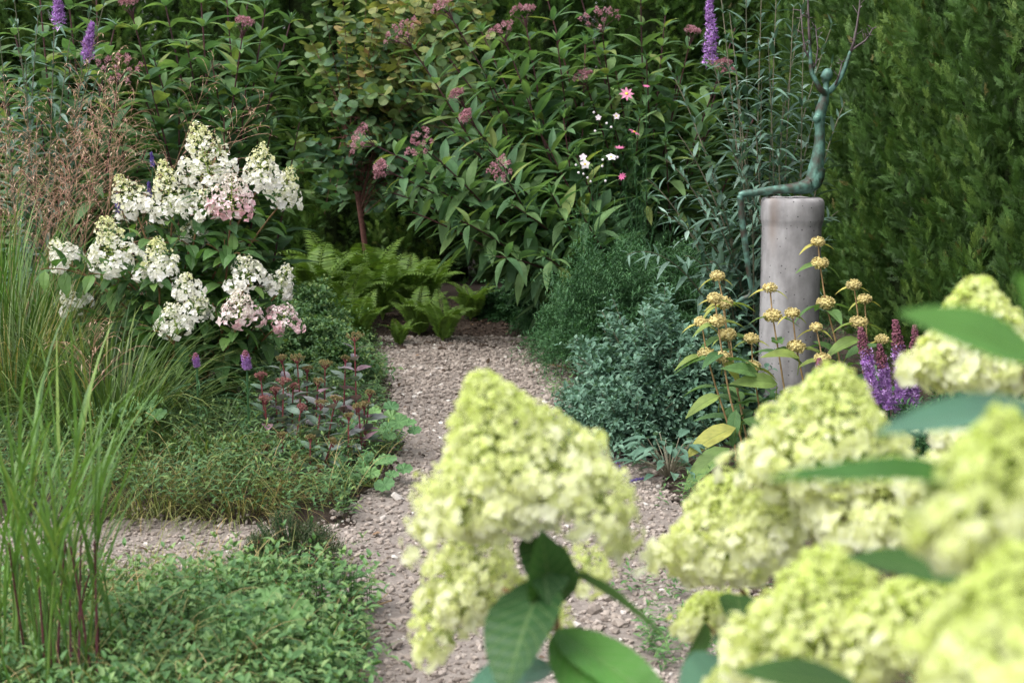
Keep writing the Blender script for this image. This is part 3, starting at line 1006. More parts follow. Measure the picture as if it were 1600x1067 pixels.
# ------------------------------------------------------------------ small tree with round leaves
def round_tree():
    base = GP(582, 9.1)
    root = thing('round_leaved_tree', 'small tree with round green and yellowing leaves on a thin reddish trunk', 'tree', base)
    t_ = MB(); lv = MB()
    top = P(535, 170, 9.1)
    p_ = bez(base, (base + top) / 2 + np.array([.03, 0, 0]), top, 12)
    t_.tube(p_, np.linspace(.022, .013, 12), 8)
    t_.build('trunk', M['redbark'], root, smooth=True)
    br = MB()
    disc = []
    V = [(0, 0, 0)] + [(.5 * math.sin(a) * (1 + .05 * math.cos(3 * a)), .5 - .5 * math.cos(a) * 1.0, .05 * math.sin(2 * a)) for a in np.linspace(0, 2 * math.pi, 11)[:-1]]
    V[0] = (0, .45, -.05)
    dT = T(V, [[0, 1 + i, 1 + (i + 1) % 10] for i in range(10)], [(.5, .5)] * 11)
    n_br = 120
    for i in range(n_br):
        s0 = U(.45, 1)
        p0, d0, _ = along(p_, np.array([s0 * length(p_)]))
        a = U(0, 6.28)
        tgt = P(U(455, 770) if i % 3 else U(560, 780), U(-60, 300) if i % 5 else U(280, 340), 9.1 + U(-.6, .7))
        m_ = (p0[0] + tgt) / 2 + np.array([0, 0, .18])
        bp_ = bez(p0[0], m_, tgt, 9)
        br.tube(bp_, np.linspace(.0035, .0012, 9), 4)
        Ln = length(bp_)
        s_ = np.arange(Ln * .3, Ln, .045)
        k = len(s_)
        yel = np.clip(.15 + .45 * (tgt[2] - .9) / 1.2 * U(.3, 1.3) + 0 * s_ + rng.normal(0, .13, k), 0, 1)
        spread_leaves(lv, dT, bp_, s_, 2, .068, .1, step=1.2, jit=.5, tint=lambda n: np.clip(yel + rng.normal(0, .08, n), 0, 1), roll=.8)
    br.build('branches', M['redbark'], root)
    lv.build('leaves', M['round'], root)


round_tree()

# ------------------------------------------------------------------ butterfly bushes
BL = [leafT(.19, 5, .25, .35), leafT(.17, 5, .35, .6), leafT(.22, 5, .2, .15)]


def flower_spike(f, pts, r0, n, mat=0, fs=.009, tip_t=0.0):
    Ln = length(pts)
    s_ = U(0, 1, n) ** .9 * Ln
    p_, d_, _ = along(pts, s_)
    v = nz(rng.normal(size=(n, 3)) + d_ * .3)
    rr = r0 * (1 - .75 * (s_ / Ln) ** 1.5)
    f.add(FLORET_S, p_ + v * (rr * U(.6, 1, n))[:, None], frames(v), fs * U(.7, 1.3, n), np.clip(rng.normal(.5, .25, n), 0, 1), mat)


def butterfly_bush(lbl, base, targets, L=.13, spike=()):
    root = thing('butterfly_bush', lbl, 'shrub', base)
    s, l = MB(), MB()
    for px, py, Y in targets:
        tip = P(px, py, Y)
        b = np.asarray(base) + np.array([U(-.12, .12), U(-.12, .12), 0])
        mid = b * .45 + tip * .55 + np.array([0, 0, .35 * np.linalg.norm((tip - b)[:2]) + .1])
        pts = bez(b, mid, tip, 16)
        Ln = length(pts)
        s.tube(pts, np.linspace(.005, .0015, 16), 5, U(0, 1))
        s_ = np.arange(Ln * .25, Ln, .062)
        LL = L * np.interp(s_ / Ln, [0, .5, .85, 1], [1.15, 1.1, .8, .35])
        spread_leaves(l, BL[rng.integers(0, 3)], pts, s_, 2, LL, .55, step=1.57, jit=.3, tint=lambda n: np.clip(rng.normal(.45, .25, n), 0, 1))
        spread_leaves(l, BL[2], pts, np.arange(Ln * .5, Ln, .12), 2, LL[:1].mean() * .4, .9, step=1.57, jit=.6)
    s.build('stems', M['bud_stem'], root)
    l.build('leaves', M['bud'], root)
    for pl, Y in spike:
        f = MB()
        pts = np.array([P(a, b_, Y) for a, b_ in pl])
        f.tube(pts, .003, 5, .5, 1)
        flower_spike(f, pts, .034, 520, fs=.012)
        f.build('flower_spike', [M['purple'], M['bud_stem']], root)
    return root


butterfly_bush('grey-leaved butterfly bush left of the sculpture with arching pale stems', GP(1195, 6.1),
               [(980, 398, 5.6), (1028, 332, 5.7), (1038, 248, 5.8), (1045, 105, 6.0), (1060, 210, 5.9), (1010, 280, 5.9), (1120, -60, 6.2), (1140, 20, 6.1), (1165, -80, 6.2), (1190, -20, 6.1),
                (1215, -60, 6.2), (1240, 10, 6.1), (1255, 60, 6.0), (1270, -70, 6.3), (1200, 60, 5.9), (1150, 120, 5.9), (1120, 180, 5.8), (1225, 140, 6.0), (1180, 200, 5.8), (1100, 60, 6.2),
                (1160, 270, 5.7), (1300, 40, 6.4), (1130, 330, 5.7), (1090, 300, 5.7), (1070, 400, 5.7), (1110, 410, 5.6), (1320, 160, 6.4), (1290, 380, 5.9), (1310, 330, 6.2), (1215, 240, 5.8),
                (1130, 450, 5.6), (1060, 350, 5.8), (1300, 100, 6.5), (1175, 330, 5.6), (1190, 120, 6.1), (1100, 230, 6.0)],
               spike=[([(1108, 100), (1112, 60), (1108, 25), (1110, -20)], 5.9), ])
butterfly_bush('butterfly bush at the top left with two purple flower spikes', GP(60, 6.9),
               [(90, -60, 6.5), (140, 20, 6.5), (60, 20, 6.5), (20, -20, 6.6), (0, 60, 6.5), (110, 60, 6.4), (40, 90, 6.4), (170, -20, 6.6), (-40, 30, 6.6), (150, 130, 6.4)],
               spike=[([(92, 40), (91, 15), (90, -20)], 6.4), ([(137, 92), (139, 65), (144, 38)], 6.4)])

# ------------------------------------------------------------------ hydrangeas
FL4 = [petalsT(4, .95, .35, 3, .18), petalsT(4, .9, .7, 3, .3), petalsT(4, 1.0, .15, 3, .1)]


def panicle(f, base, axis, L, Rr, n, fs, tint0=0.0, tintspan=1.0, buds=.25, seed=0, lobes=.16, squash=(1, 1), tip_pow=.75, stalkmat=None, fat=0.12, cl=8):
    """cone of four-sepal florets; base = middle of its broad end"""
    A = frames([axis], (0, 1, 0.05))[0]
    ncl = max(14, n // cl)
    kc = np.arange(ncl)
    tc_ = ((kc + .5) / ncl) ** 1.3
    acl = kc * 2.39996 + U(-.2, .2, ncl)
    profc = Rr * (1 - tc_) ** tip_pow * np.clip((tc_ + fat) / (fat + .13), .45, 1) + Rr * .04
    profc = profc * (1 + lobes * (np.sin(acl * 3 + tc_ * 9 + seed) + .7 * np.sin(acl * 5 - tc_ * 15 + seed * 2.3)) + rng.normal(0, .07, ncl))
    k = rng.integers(0, ncl, n)
    cr = Rr * math.sqrt(3.2 / ncl) * 1.25
    v = nz(rng.normal(size=(n, 3)))
    outc = np.stack([np.cos(acl), .25 + .9 * tc_, np.sin(acl)], 1)
    outc = nz(outc)
    v = nz(v + outc[k] * .9)
    lay = U(.55, 1, n) ** .5
    loc = np.stack([profc * .90 * np.cos(acl), tc_ * L, profc * .90 * np.sin(acl)], 1)[k] + v * (cr * lay)[:, None] * (1.15 - .5 * tc_[k])[:, None]
    loc = loc * np.array([squash[0], 1, squash[1]])
    t = np.clip(loc[:, 1] / L, 0, 1)
    pos = loc @ A.T + np.asarray(base)
    nrm = nz(v + rng.normal(0, .3, (n, 3))) @ A.T
    tmp = frames(nrm, (0, 0, 1), U(0, 6.28, n))
    Rm = np.stack([tmp[:, :, 0], tmp[:, :, 2], tmp[:, :, 1]], 2)
    Rm[:, :, 0] *= -1
    size = fs * np.interp(t, [0, .3, .6, 1], [1.3, .95, .68, .42]) * U(.65, 1.3, n)
    tint = np.clip(tint0 + tintspan * (t * .9 + (1 - lay) * .5) + rng.normal(0, .12, n) + rng.normal(0, .08, ncl)[k], 0, 1)
    pk = rng.integers(0, 3, n)
    for i in range(3):
        s_ = pk == i
        f.add(FL4[i], pos[s_], Rm[s_], size[s_], tint[s_])
    # greenish stalks that carry the clusters
    st4 = T([(-1, 0, 0), (1, 0, 0), (.5, 1, 0), (-.5, 1, 0), (0, 0, -1), (0, 0, 1), (0, 1, .5), (0, 1, -.5)], [[0, 1, 2, 3], [4, 5, 6, 7]])
    p0_ = np.stack([0 * tc_, tc_ * L * .85, 0 * tc_], 1)
    p1_ = np.stack([profc * .95 * np.cos(acl) * squash[0], tc_ * L, profc * .95 * np.sin(acl) * squash[1]], 1)
    dd_ = (p1_ - p0_) @ A.T
    ln_ = np.linalg.norm(dd_, axis=1)
    f.add(st4, p0_ @ A.T + np.asarray(base), frames(dd_), np.stack([np.full(ncl, .0011), ln_, np.full(ncl, .0011)], 1), .5, 1)
    # small unopened buds between
    nb = int(n * buds * 3)
    tb = U(.0, 1, nb) ** .8
    ab = U(0, 6.28, nb)
    lobb = 1 + lobes * (np.sin(ab * 3 + tb * 9 + seed) + .7 * np.sin(ab * 5 - tb * 15 + seed * 2.3))
    rb_ = (Rr * (1 - tb) ** tip_pow * np.clip((tb + fat) / (fat + .13), .45, 1) + Rr * .05) * lobb * U(.8, 1.04, nb)
    lb = np.stack([rb_ * np.cos(ab) * squash[0], tb * L * 1.03, rb_ * np.sin(ab) * squash[1]], 1) @ A.T + np.asarray(base)
    f.add(BLOB, lb, np.repeat(np.eye(3)[None], nb, 0), fs * .22 * U(.7, 1.3, nb), np.clip(tint0 + tintspan * .75 + rng.normal(0, .15, nb), 0, 1))
    q = np.array([[0, -.12 * L, 0], [0, .9 * L, 0]]) @ A.T + np.asarray(base)
    f.tube(np.array([q[0], q.mean(0), q[1]]), [.003, .0025, .001], 5, .5, 1)


HL = leafT(.5, 6, .22, .28, .8, .85, .02, .12)
HLs = leafT(.46, 4, .25, .3, .8, .85, 0, .12)


def white_hydrangea():
    base = GP(290, 5.55)
    root = thing('white_hydrangea', 'bushy hydrangea with white cone-shaped blooms, some blushing pink, left of the path', 'shrub', base)
    s, l = MB(), MB()
    fl = [(328, 262, 78, 92, 5.4, 0, -.2), (270, 318, 62, 90, 5.4, 0, -.1), (212, 318, 50, 62, 5.5, 0, -.5), (362, 318, 66, 62, 5.25, 1, .1), (408, 275, 52, 66, 5.4, 0, .1), (440, 305, 46, 62, 5.5, 0, .4),
          (180, 402, 74, 84, 5.2, 0, -.1), (108, 404, 42, 46, 5.3, 0, -.7), (250, 418, 54, 64, 5.15, 0, 0), (124, 472, 38, 46, 5.3, 0, -.6), (304, 372, 38, 36, 5.4, 0, 0), (294, 452, 38, 30, 5.1, 0, -.1),
          (277, 508, 48, 48, 5.0, 0, -.2), (306, 484, 42, 34, 5.1, 0, .5), (392, 432, 54, 44, 5.2, 0, -.3), (434, 448, 38, 54, 5.3, 0, .5), (376, 490, 54, 52, 5.1, 2, 0), (440, 500, 50, 32, 5.2, 1, .5),
          (312, 326, 54, 36, 5.3, 0, .2)]
    for i, (px, py, w_, h_, Y, pk, ln) in enumerate(fl):
        Y = Y + .15
        mpp = Y / FPX
        b_ = P(px, py + .2 * h_, Y)
        axis = nz([ln * .8, -.25, 1])
        f = MB()
        n = int(70 + w_ * h_ * .036)
        panicle(f, b_, axis, h_ * mpp * .95, w_ * mpp * .51, int(n * 1.25), .0118, 0.0 if pk == 0 else (.12 if pk == 1 else .42), .95 if h_ > 55 else .6, .18, i, .26, tip_pow=.8, cl=7)
        o = f.build('flower_panicle', [M['whitefl'] if pk == 0 else M['pinkfl'], M['limestalk']], root)
        if pk:
            o['label'] = 'bloom cone turning pink'
        # its stem
        st_ = base + np.array([U(-.15, .15), U(-.12, .12), 0])
        mid = st_ * .45 + b_ * .55 + np.array([(st_ - b_)[0] * .15, 0, .08])
        pts = bez(st_, mid, b_, 12)
        s.tube(pts, np.linspace(.006, .003, 12), 5, U(0, 1))
        Ln = length(pts)
        s_ = np.arange(Ln * .3, Ln - .01, .055)
        spread_leaves(l, HLs, pts, s_, 2, .115 * np.interp(s_ / Ln, [0, .6, 1], [.9, 1.15, .8]), .3, step=1.57, jit=.35,
                      tint=lambda n: np.clip(rng.normal(.45, .28, n), 0, 1))
        # side shoots
        for q in range(5):
            p0, d0, _ = along(pts, np.array([Ln * U(.3, .9)]))
            e = p0[0] + nz(np.array([U(-1, 1), U(-1, .5), U(-.1, .8)])) * U(.1, .22)
            sp = bez(p0[0], (p0[0] + e) / 2 + np.array([0, 0, .03]), e, 6)
            s.tube(sp, .002, 4, .5)
            spread_leaves(l, HLs, sp, np.arange(.03, length(sp), .04), 2, .10, .4, step=1.57, jit=.4, tint=lambda n: np.clip(rng.normal(.4, .25, n), 0, 1))
    s.build('stems', M['hstem'], root)
    l.build('leaves', M['whleaf'], root)


white_hydrangea()


def big_leaf(root, p0, p1, w, sag=.15, mat='hleaf', up=(0, 0, 1), roll=0.0, fold=.25, wave=0.0, n=18, tint=.5):
    """one large leaf from stalk point p0 to tip p1"""
    L = np.linalg.norm(p1 - p0)
    tp = leafT(w / L, 44, fold, sag, .8, .8)
    V = tp.V.copy()
    row = np.arange(45 * 3) // 3
    V[:, 0] *= 1 + .05 * (row % 2) * (V[:, 1] > .08)
    V[:, 2] += .014 * (w / L) * np.cos((V[:, 1] * 9 - np.abs(V[:, 0]) / (w / L) * 2.5) * 2 * math.pi) * (np.abs(V[:, 0]) > 1e-6)
    if wave:
        V[:, 2] += wave * np.sin(V[:, 1] * 14 + (V[:, 0] > 0) * 1.5) * np.abs(V[:, 0]) * 2
    tp.V = V
    # aim so that the sagging tip still reaches p1
    Rm = frames([p1 - p0 + np.array(frames([p1 - p0], up, roll)[0][:, 2]) * sag * L * .9], up, roll)
    m = MB()
    m.add(tp, [p0], Rm, L, tint)
    return m.build('leaf', M[mat], root, smooth=True)


def lime_hydrangea_single():
    base = GP(905, 1.5)
    root = thing('lime_hydrangea', 'single leafy hydrangea stem holding the yellow-green cone bloom in front of the path', 'shrub', base, 'yellow-green hydrangeas in front')
    s = MB()
    top = P(850, 840, 1.42)
    p0 = P(868, 960, 1.43)
    pts = np.concatenate([bez(base, (base + p0) / 2 + np.array([.02, 0, 0]), p0, 8), bez(p0, (p0 + top) / 2, top, 5)[1:], [P(815, 760, 1.41)]])
    s.tube(pts, np.linspace(.005, .003, len(pts)), 8, .3)
    low = P(745, 905, 1.55)
    s.tube(bez(P(862, 935, 1.43), P(800, 930, 1.5), low, 8), .0025, 6, .9)
    s.build('stem', M['hstem'], root, smooth=True)
    f = MB()
    panicle(f, P(826, 802, 1.42), nz([-.36, .08, 1]), .150, .102, 2500, .0068, .10, .8, .3, 1.1, .13, (1.0, .8), .86, fat=.1)
    panicle(f, P(905, 812, 1.40), nz([.35, -.1, .5]), .062, .060, 420, .0075, .02, .6, .3, 2.2, .15, (1, .8), .7)
    panicle(f, P(715, 800, 1.42), nz([-.5, 0, .5]), .045, .05, 200, .0075, .05, .6, .3, 2.9, .15, (1, .8), .7)
    f.build('flower_panicle', [M['lime'], M['limestalk']], root)
    f = MB()
    panicle(f, low + np.array([.0, 0, -.04]), nz([-.05, 0, 1]), .118, .054, 800, .0078, .1, .7, .3, 4.0, .22, (1, .8), .5)
    panicle(f, P(705, 1000, 1.56), nz([-.5, 0, .6]), .05, .034, 180, .0078, .25, .6, .3, 2.9, .2, (1, .8), .5)
    f.build('flower_panicle', [M['lime'], M['limestalk']], root)
    for sx_, sy_, sr_, sn_ in ((910, 900, .032, 130), (858, 985, .026, 90)):
        f = MB()
        panicle(f, P(sx_, sy_, 1.62), nz([.3, 0, .8]), .035, sr_, sn_, .006, .3, .6, .3, 5, .2)
        f.build('flower_sprig', [M['lime'], M['limestalk']], root)
    big_leaf(root, P(862, 945, 1.43), P(845, 828, 1.36), .055, .06, 'hleaf', (0.2, -1, .2), 0, .5, .01, tint=.6)
    big_leaf(root, P(835, 838, 1.43), P(858, 945, 1.37), .060, .1, 'hleaf', (0.3, -1, .3), 0.2, .35, .01, tint=.3)
    big_leaf(root, P(850, 905, 1.42), P(788, 1085, 1.30), .078, .10, 'hleaf', (-.35, -1, .45), -.2, .3, .012, tint=.25)
    big_leaf(root, P(890, 895, 1.43), P(1045, 1000, 1.30), .030, .06, 'hleaf', (.1, -.35, 1), .9, .5, .01, tint=.8)
    big_leaf(root, P(868, 985, 1.42), P(1075, 1130, 1.26), .052, .05, 'hleaf_light', (0, -.8, .9), 0.1, .3, .012, tint=.4)
    big_leaf(root, P(868, 990, 1.42), P(970, 1180, 1.25), .050, .05, 'hleaf_light', (0, -.8, .6), 0.1, .3, .012, tint=.2)
    big_leaf(root, P(860, 1040, 1.42), P(730, 1075, 1.35), .045, .05, 'hleaf_teal', (0, -.5, .9), 0, .3, .012, tint=.2)


lime_hydrangea_single()


def lime_hydrangea_bush():
    base = np.array([.62, 1.15, 0])
    root = thing('lime_hydrangea', 'large blurred hydrangea bush crowded with yellow-green cone blooms at the lower right', 'shrub', base, 'yellow-green hydrangeas in front')
    s, l = MB(), MB()
    # centre px,py of the broad end, half width px, length px, distance, lean, tint0, sepal, florets
    B = [(1135, 888, 112, 150, 1.62, -.05, .10, .0115, 560), (1290, 760, 150, 185, 1.45, .05, .10, .0100, 850), (1370, 840, 130, 120, 1.42, .2, .0, .0125, 520),
         (1220, 850, 75, 90, 1.5, -.3, .02, .0115, 260), (1530, 590, 105, 150, 1.6, -.05, .08, .0125, 640), (1545, 700, 90, 90, 1.58, .1, .0, .0135, 330),
         (1300, 1045, 175, 190, 1.16, -.1, .25, .0095, 800), (1430, 1020, 120, 130, 1.12, .2, .3, .010, 420), (1560, 860, 140, 220, .78, 0, .35, .0085, 620), (1580, 1080, 170, 230, .72, 0, .4, .0085, 700),
         (1110, 968, 60, 36, 1.72, -.4, .2, .0115, 170), (1180, 975, 36, 30, 1.72, .3, .25, .011, 80), (1490, 790, 90, 80, 1.3, .4, .0, .0125, 300), (1190, 1090, 80, 90, 1.2, -.3, .1, .010, 260), (1620, 720, 70, 130, .95, .2, .25, .010, 260)]
    for i, (px, py, hw, hh, Y, ln, t0, fs, n) in enumerate(B):
        mpp = Y / FPX * 1.01
        b_ = P(px, py, Y)
        axis = nz([ln, .05, 1])
        f = MB()
        panicle(f, b_, axis, hh * mpp, hw * mpp, int(n * 1.6), fs * .8, t0, .8, .3, i * 1.7, .14, (1, .8), .8, fat=.08)
        f.build('flower_panicle', [M['lime'], M['limestalk']], root)
        st_ = base + np.array([U(-.12, .12), U(-.1, .1), 0])
        mid = st_ * .5 + b_ * .5 + np.array([(st_ - b_)[0] * .1, 0, -.02])
        pts = bez(st_, mid, b_, 12)
        s.tube(pts, np.linspace(.006, .003, 12), 6, U(0, 1))
        Ln = length(pts)
        s_ = np.arange(Ln * .35, Ln * .9, .09)
        spread_leaves(l, HL, pts, s_, 2, .10, .2, step=1.57, jit=.35, tint=lambda n_: np.clip(rng.normal(.4, .28, n_), 0, 1))
    s.build('stems', M['hstem'], root)
    l.build('foliage', M['hleaf'], root, smooth=True)
    sl = MB()
    for px, py, Y in ((1620, 560, .82), (1605, 580, .82), (1625, 640, .84), (1590, 760, .82), (1510, 905, .95), (1340, 1075, .95), (1140, 1040, 1.3), (1150, 930, 1.55), (1105, 975, 1.55)):
        a_ = P(px, py, Y)
        sl.tube(bez(a_, a_ + np.array([.03, .05, -.06]), base + np.array([0, 0, .35]), 8), np.linspace(.0018, .004, 8), 6, .6)
    sl.build('leaf_stalks', M['hstem'], root)
    big_leaf(root, P(1620, 560, .82), P(1405, 488, .80), .030, .1, 'hleaf_light', (.1, -.5, 1), .45, .3, .01, tint=.9)
    big_leaf(root, P(1605, 580, .82), P(1590, 430, .70), .030, .1, 'hleaf_light', (.3, -1, .3), 0, .3, .01, tint=.7)
    big_leaf(root, P(1625, 640, .84), P(1368, 676, .80), .026, .12, 'hleaf_teal', (.1, -.45, 1), .2, .3, .01, tint=.5)
    big_leaf(root, P(1590, 760, .82), P(1195, 748, .74), .030, .05, 'hleaf_light', (0, -.28, 1), 0, .4, .03, tint=.2)
    big_leaf(root, P(1510, 905, .95), P(1320, 872, .92), .028, .05, 'hleaf', (0, -.5, 1), .1, .3, .01, tint=.7)
    big_leaf(root, P(1140, 1040, 1.3), P(1060, 1090, 1.2), .05, .1, 'hleaf_teal', (0, -.7, 1), .1, .3, .01, tint=.3)
    big_leaf(root, P(1150, 930, 1.55), P(1165, 1000, 1.45), .050, .1, 'hleaf', (0, -1, .4), .1, .3, .01, tint=.5)
    big_leaf(root, P(1105, 975, 1.55), P(1068, 1035, 1.45), .022, .1, 'hleaf', (0, -1, .4), .5, .5, .01, tint=.8)
    big_leaf(root, P(1340, 1075, .95), P(1150, 1050, .9), .03, .05, 'hleaf', (0, -.5, 1), .1, .3, .01, tint=.7)


lime_hydrangea_bush()

# ------------------------------------------------------------------ ferns
def frond_mesh(L=.5, w=.15, curve=1.0, n=22, seed=0):
    m = MB()
    r = np.random.default_rng(seed)
    p = np.zeros(3); pts = [p.copy()]
    for i in range(16):
        t = i / 16
        ang = .25 + curve * t * t          # from vertical
        p = p + np.array([0, math.sin(ang), math.cos(ang)]) * L / 16
        pts.append(p.copy())
    pts = np.array(pts)
    m.tube(pts, np.linspace(.0028, .0008, 17), 4, .9)
    lf = leafT(.24, 3, .15, .2)
    s_ = np.linspace(.1 * L, .985 * L, n)
    q, d, _ = along(pts, s_)
    t = s_ / L
    LL = w * np.sin(np.pi * np.clip(t * .93 + .05, 0, 1) ** .8) ** .75 * .62 + .004
    side = np.array([1., 0, 0])
    for sg in (-1, 1):
        dr = side * sg + d * .45 + np.stack([np.zeros(n), -r.uniform(0, .12, n), r.uniform(-.1, .05, n)], 1)
        nrm = np.cross(np.broadcast_to(side, d.shape), d)
        Rm = np.concatenate([frames(dr[i:i + 1], nrm[i], r.uniform(-.2, .2)) for i in range(n)])
        m.add(lf, q, Rm, LL, np.clip(.5 + r.normal(0, .12, n), 0, 1))
    return m


def make_fern(seed, nf=10):
    root = thing('fern', 'x', 'fern', (0, 0, 0), 'ferns at the end of the path')
    for i in range(nf):
        o = frond_mesh(U(.38, .56), U(.14, .19), U(.9, 2.1), 24, seed * 20 + i).build('frond', M['fern'], root)
        o.rotation_euler = (U(-.1, .1), U(-.1, .1), i * 2 * math.pi / nf + U(-.25, .25))
    return root


f1, f2 = make_fern(1), make_fern(2, 8)
fern_spots = [(498, 8.7, 1.1, 'leftmost fern with tall arching fronds in the shade'), (545, 8.3, 1.0, 'fern beside the sedum bed with broad yellow-green fronds'), (560, 7.75, .75, 'small fern low at the left corner of the path end'),
              (598, 8.5, 1.08, 'lush fern in the middle of the fern bed'), (640, 8.6, .95, 'fern right behind the small curled one'), (625, 7.85, .42, 'small bright fern with curled fronds at the path end'),
              (655, 8.2, .72, 'short fern between the curled fern and the upright one'), (692, 8.0, .7, 'narrow upright fern standing alone at the right of the bed'), (735, 8.5, .62, 'small dim fern under the joe-pye leaves'), (665, 8.75, .95, 'broad fern between the upright one and the hedge, mid green'), (530, 7.95, .7, 'low spreading fern in front of the tall ones, left part of the bed'),
              (520, 9.1, 1.2, 'tall dim fern at the back near the hedge'), (575, 9.0, 1.15, 'fern rising beside the red trunk'), (478, 8.1, .9, 'fern half hidden behind the pink hydrangea bloom')]
for i, (px, Y, s_, lb) in enumerate(fern_spots):
    o = (f1, f2)[i] if i < 2 else copy_tree((f1, f2)[i % 2])
    Y -= .28
    s_ *= .95
    g = GP(px, Y)
    o.location = (g[0], g[1], float(gz(g[0], g[1])) - .01)
    o.rotation_euler = (0, 0, U(0, 6.28))
    o.scale = (s_, s_, s_)
    o['label'] = lb

# ------------------------------------------------------------------ grasses
BLD = [bladeT(8, 1, c_, 0, 0 * tw) for c_, tw in ((.5, .6), (1.1, .9), (1.9, 1.2), (2.5, .7), (.2, .5))]


def grass_clump(name, lbl, cat, base, n, L, wd, mat, spread=.1, tilt=(.05, .6), tint=(.4, .25), curves=(0, 1, 2, 3), grp=None, dirbias=(0, 0)):
    root = thing(name, lbl, cat, base, grp)
    m = MB()
    a = U(0, 6.28, n)
    tl = U(tilt[0], tilt[1], n)
    out = np.stack([np.cos(a), np.sin(a), np.zeros(n)], 1) + np.array([dirbias[0], dirbias[1], 0])
    pos = np.asarray(base) + np.stack([np.cos(a), np.sin(a), np.zeros(n)], 1) * (spread * np.sqrt(U(0, 1, n)))[:, None]
    d = out * np.sin(tl)[:, None] + np.array([0, 0, 1]) * np.cos(tl)[:, None]
    pk = rng.choice(curves, n)
    Ls = L * U(.55, 1.1, n)
    tn = np.clip(rng.normal(tint[0], tint[1], n), 0, 1)
    for k in set(curves):
        q = pk == k
        # blades bend towards -Z of the frame, so the frame's up points against the lean
        up = -out[q] + np.array([0, 0, .2])
        Rm = frames(d[q], up, U(-.4, .4, int(q.sum())))
        m.add(BLD[k], pos[q], Rm, np.stack([wd * U(.6, 1.2, int(q.sum())), Ls[q], Ls[q]], 1), tn[q])
    m.build('blades', M[mat], root)
    return root


# tall bright reedy grass at the near left corner
nearg = grass_clump('reedy_grass', 'tall bright green reedy grass with wine red stems at the lower left corner', 'ornamental grass', GP(70, 2.62), 34, .5, .0055, 'grass_lime', .10, (.02, .45), curves=(0, 1, 4))
m, rs = MB(), MB()
for i in range(40):
    b = GP(70, 2.62) + np.array([U(-.12, .12), U(-.10, .10), 0])
    tp_ = P(80 + (b[0] - GP(70, 2.62)[0]) * 500 + rng.normal(0, 35), U(670, 860), 2.62 + U(-.2, .2))
    mid = (b + tp_) / 2 + np.array([(b - tp_)[0] * .25, 0, .05])
    pts = bez(b, mid, tp_, 12)
    (rs if i % 3 == 0 else m).tube(pts[:8], np.linspace(.0030, .0018, 8), 5, U(0, 1))
    Ln = length(pts)
    s_ = np.sort(U(.45, .97, 5)) * Ln
    q, d, _ = along(pts, s_)
    for j in range(5):
        aa = U(0, 6.28)
        dr = nz(d[j] + np.array([math.cos(aa), math.sin(aa), 0]) * U(.15, .5))
        L_ = U(.16, .36)
        m.add(BLD[rng.choice([0, 1, 4])], [q[j]], frames([dr], -np.array([dr[0], dr[1], -.05])), np.array([[U(.005, .0085), L_, L_]]), np.clip(rng.normal(.5, .25), 0, 1))
for px, py, lx in ((290, 560, 0), (260, 590, 0), (75, 570, 0), (175, 600, 0), (330, 760, 0), (240, 640, 0), (30, 540, 0)):
    b = GP(90, 2.62) + np.array([U(-.05, .05), 0, .25]); e = P(px, py, 2.6)
    L_ = np.linalg.norm(e - b)
    m.add(bladeT(10, 1, .45, 0, 0), [b], frames([e - b + np.array([-.06, 0, .1])], (-1, 0, .2)), np.array([[.006, L_ * 1.03, L_]]), .6)
m.build('long_leaves', M['grass_lime'], nearg)
rs.build('red_stems', M['redstem'], nearg)

# dark arching mounds behind it
grass_clump('mound_grass', 'dark arching grass mound in front of the white hydrangea', 'ornamental grass', GP(170, 4.85), 800, .66, .0075, 'grass_dark', .16, (.1, 1.05), (.4, .28), (1, 2, 3), 'arching grass mounds')
grass_clump('mound_grass', 'arching grass mound at the left edge, partly straw coloured', 'ornamental grass', GP(20, 5.2), 700, .76, .007, 'grass_dark', .16, (.05, .8), (.55, .28), (0, 1, 2), 'arching grass mounds')
grass_clump('mound_grass', 'soft green grass mound behind the reedy grass at the left edge', 'ornamental grass', GP(0, 5.9), 650, 1.05, .007, 'grass_lime', .2, (.05, .5), (.35, .25), (0, 1, 2), 'arching grass mounds')
grass_clump('mound_grass', 'low tuft of strappy green leaves below the small purple liatris', 'ornamental grass', GP(330, 4.65), 300, .38, .009, 'grass_dark', .14, (.3, 1.2), (.35, .2), (1, 2, 3), 'arching grass mounds')
grass_clump('mound_grass', 'short pale yellowing tuft at the edge of the side path', 'ornamental grass', GP(370, 4.24), 600, .24, .0032, 'grass_dry', .16, (.3, 1.3), (.3, .3), (1, 2, 3), 'arching grass mounds')
grass_clump('mound_grass', 'low yellowing grass tuft left of the side path under the reed tips', 'ornamental grass', GP(250, 4.26), 600, .26, .0032, 'grass_dry', .18, (.3, 1.3), (.25, .3), (1, 2, 3), 'arching grass mounds')


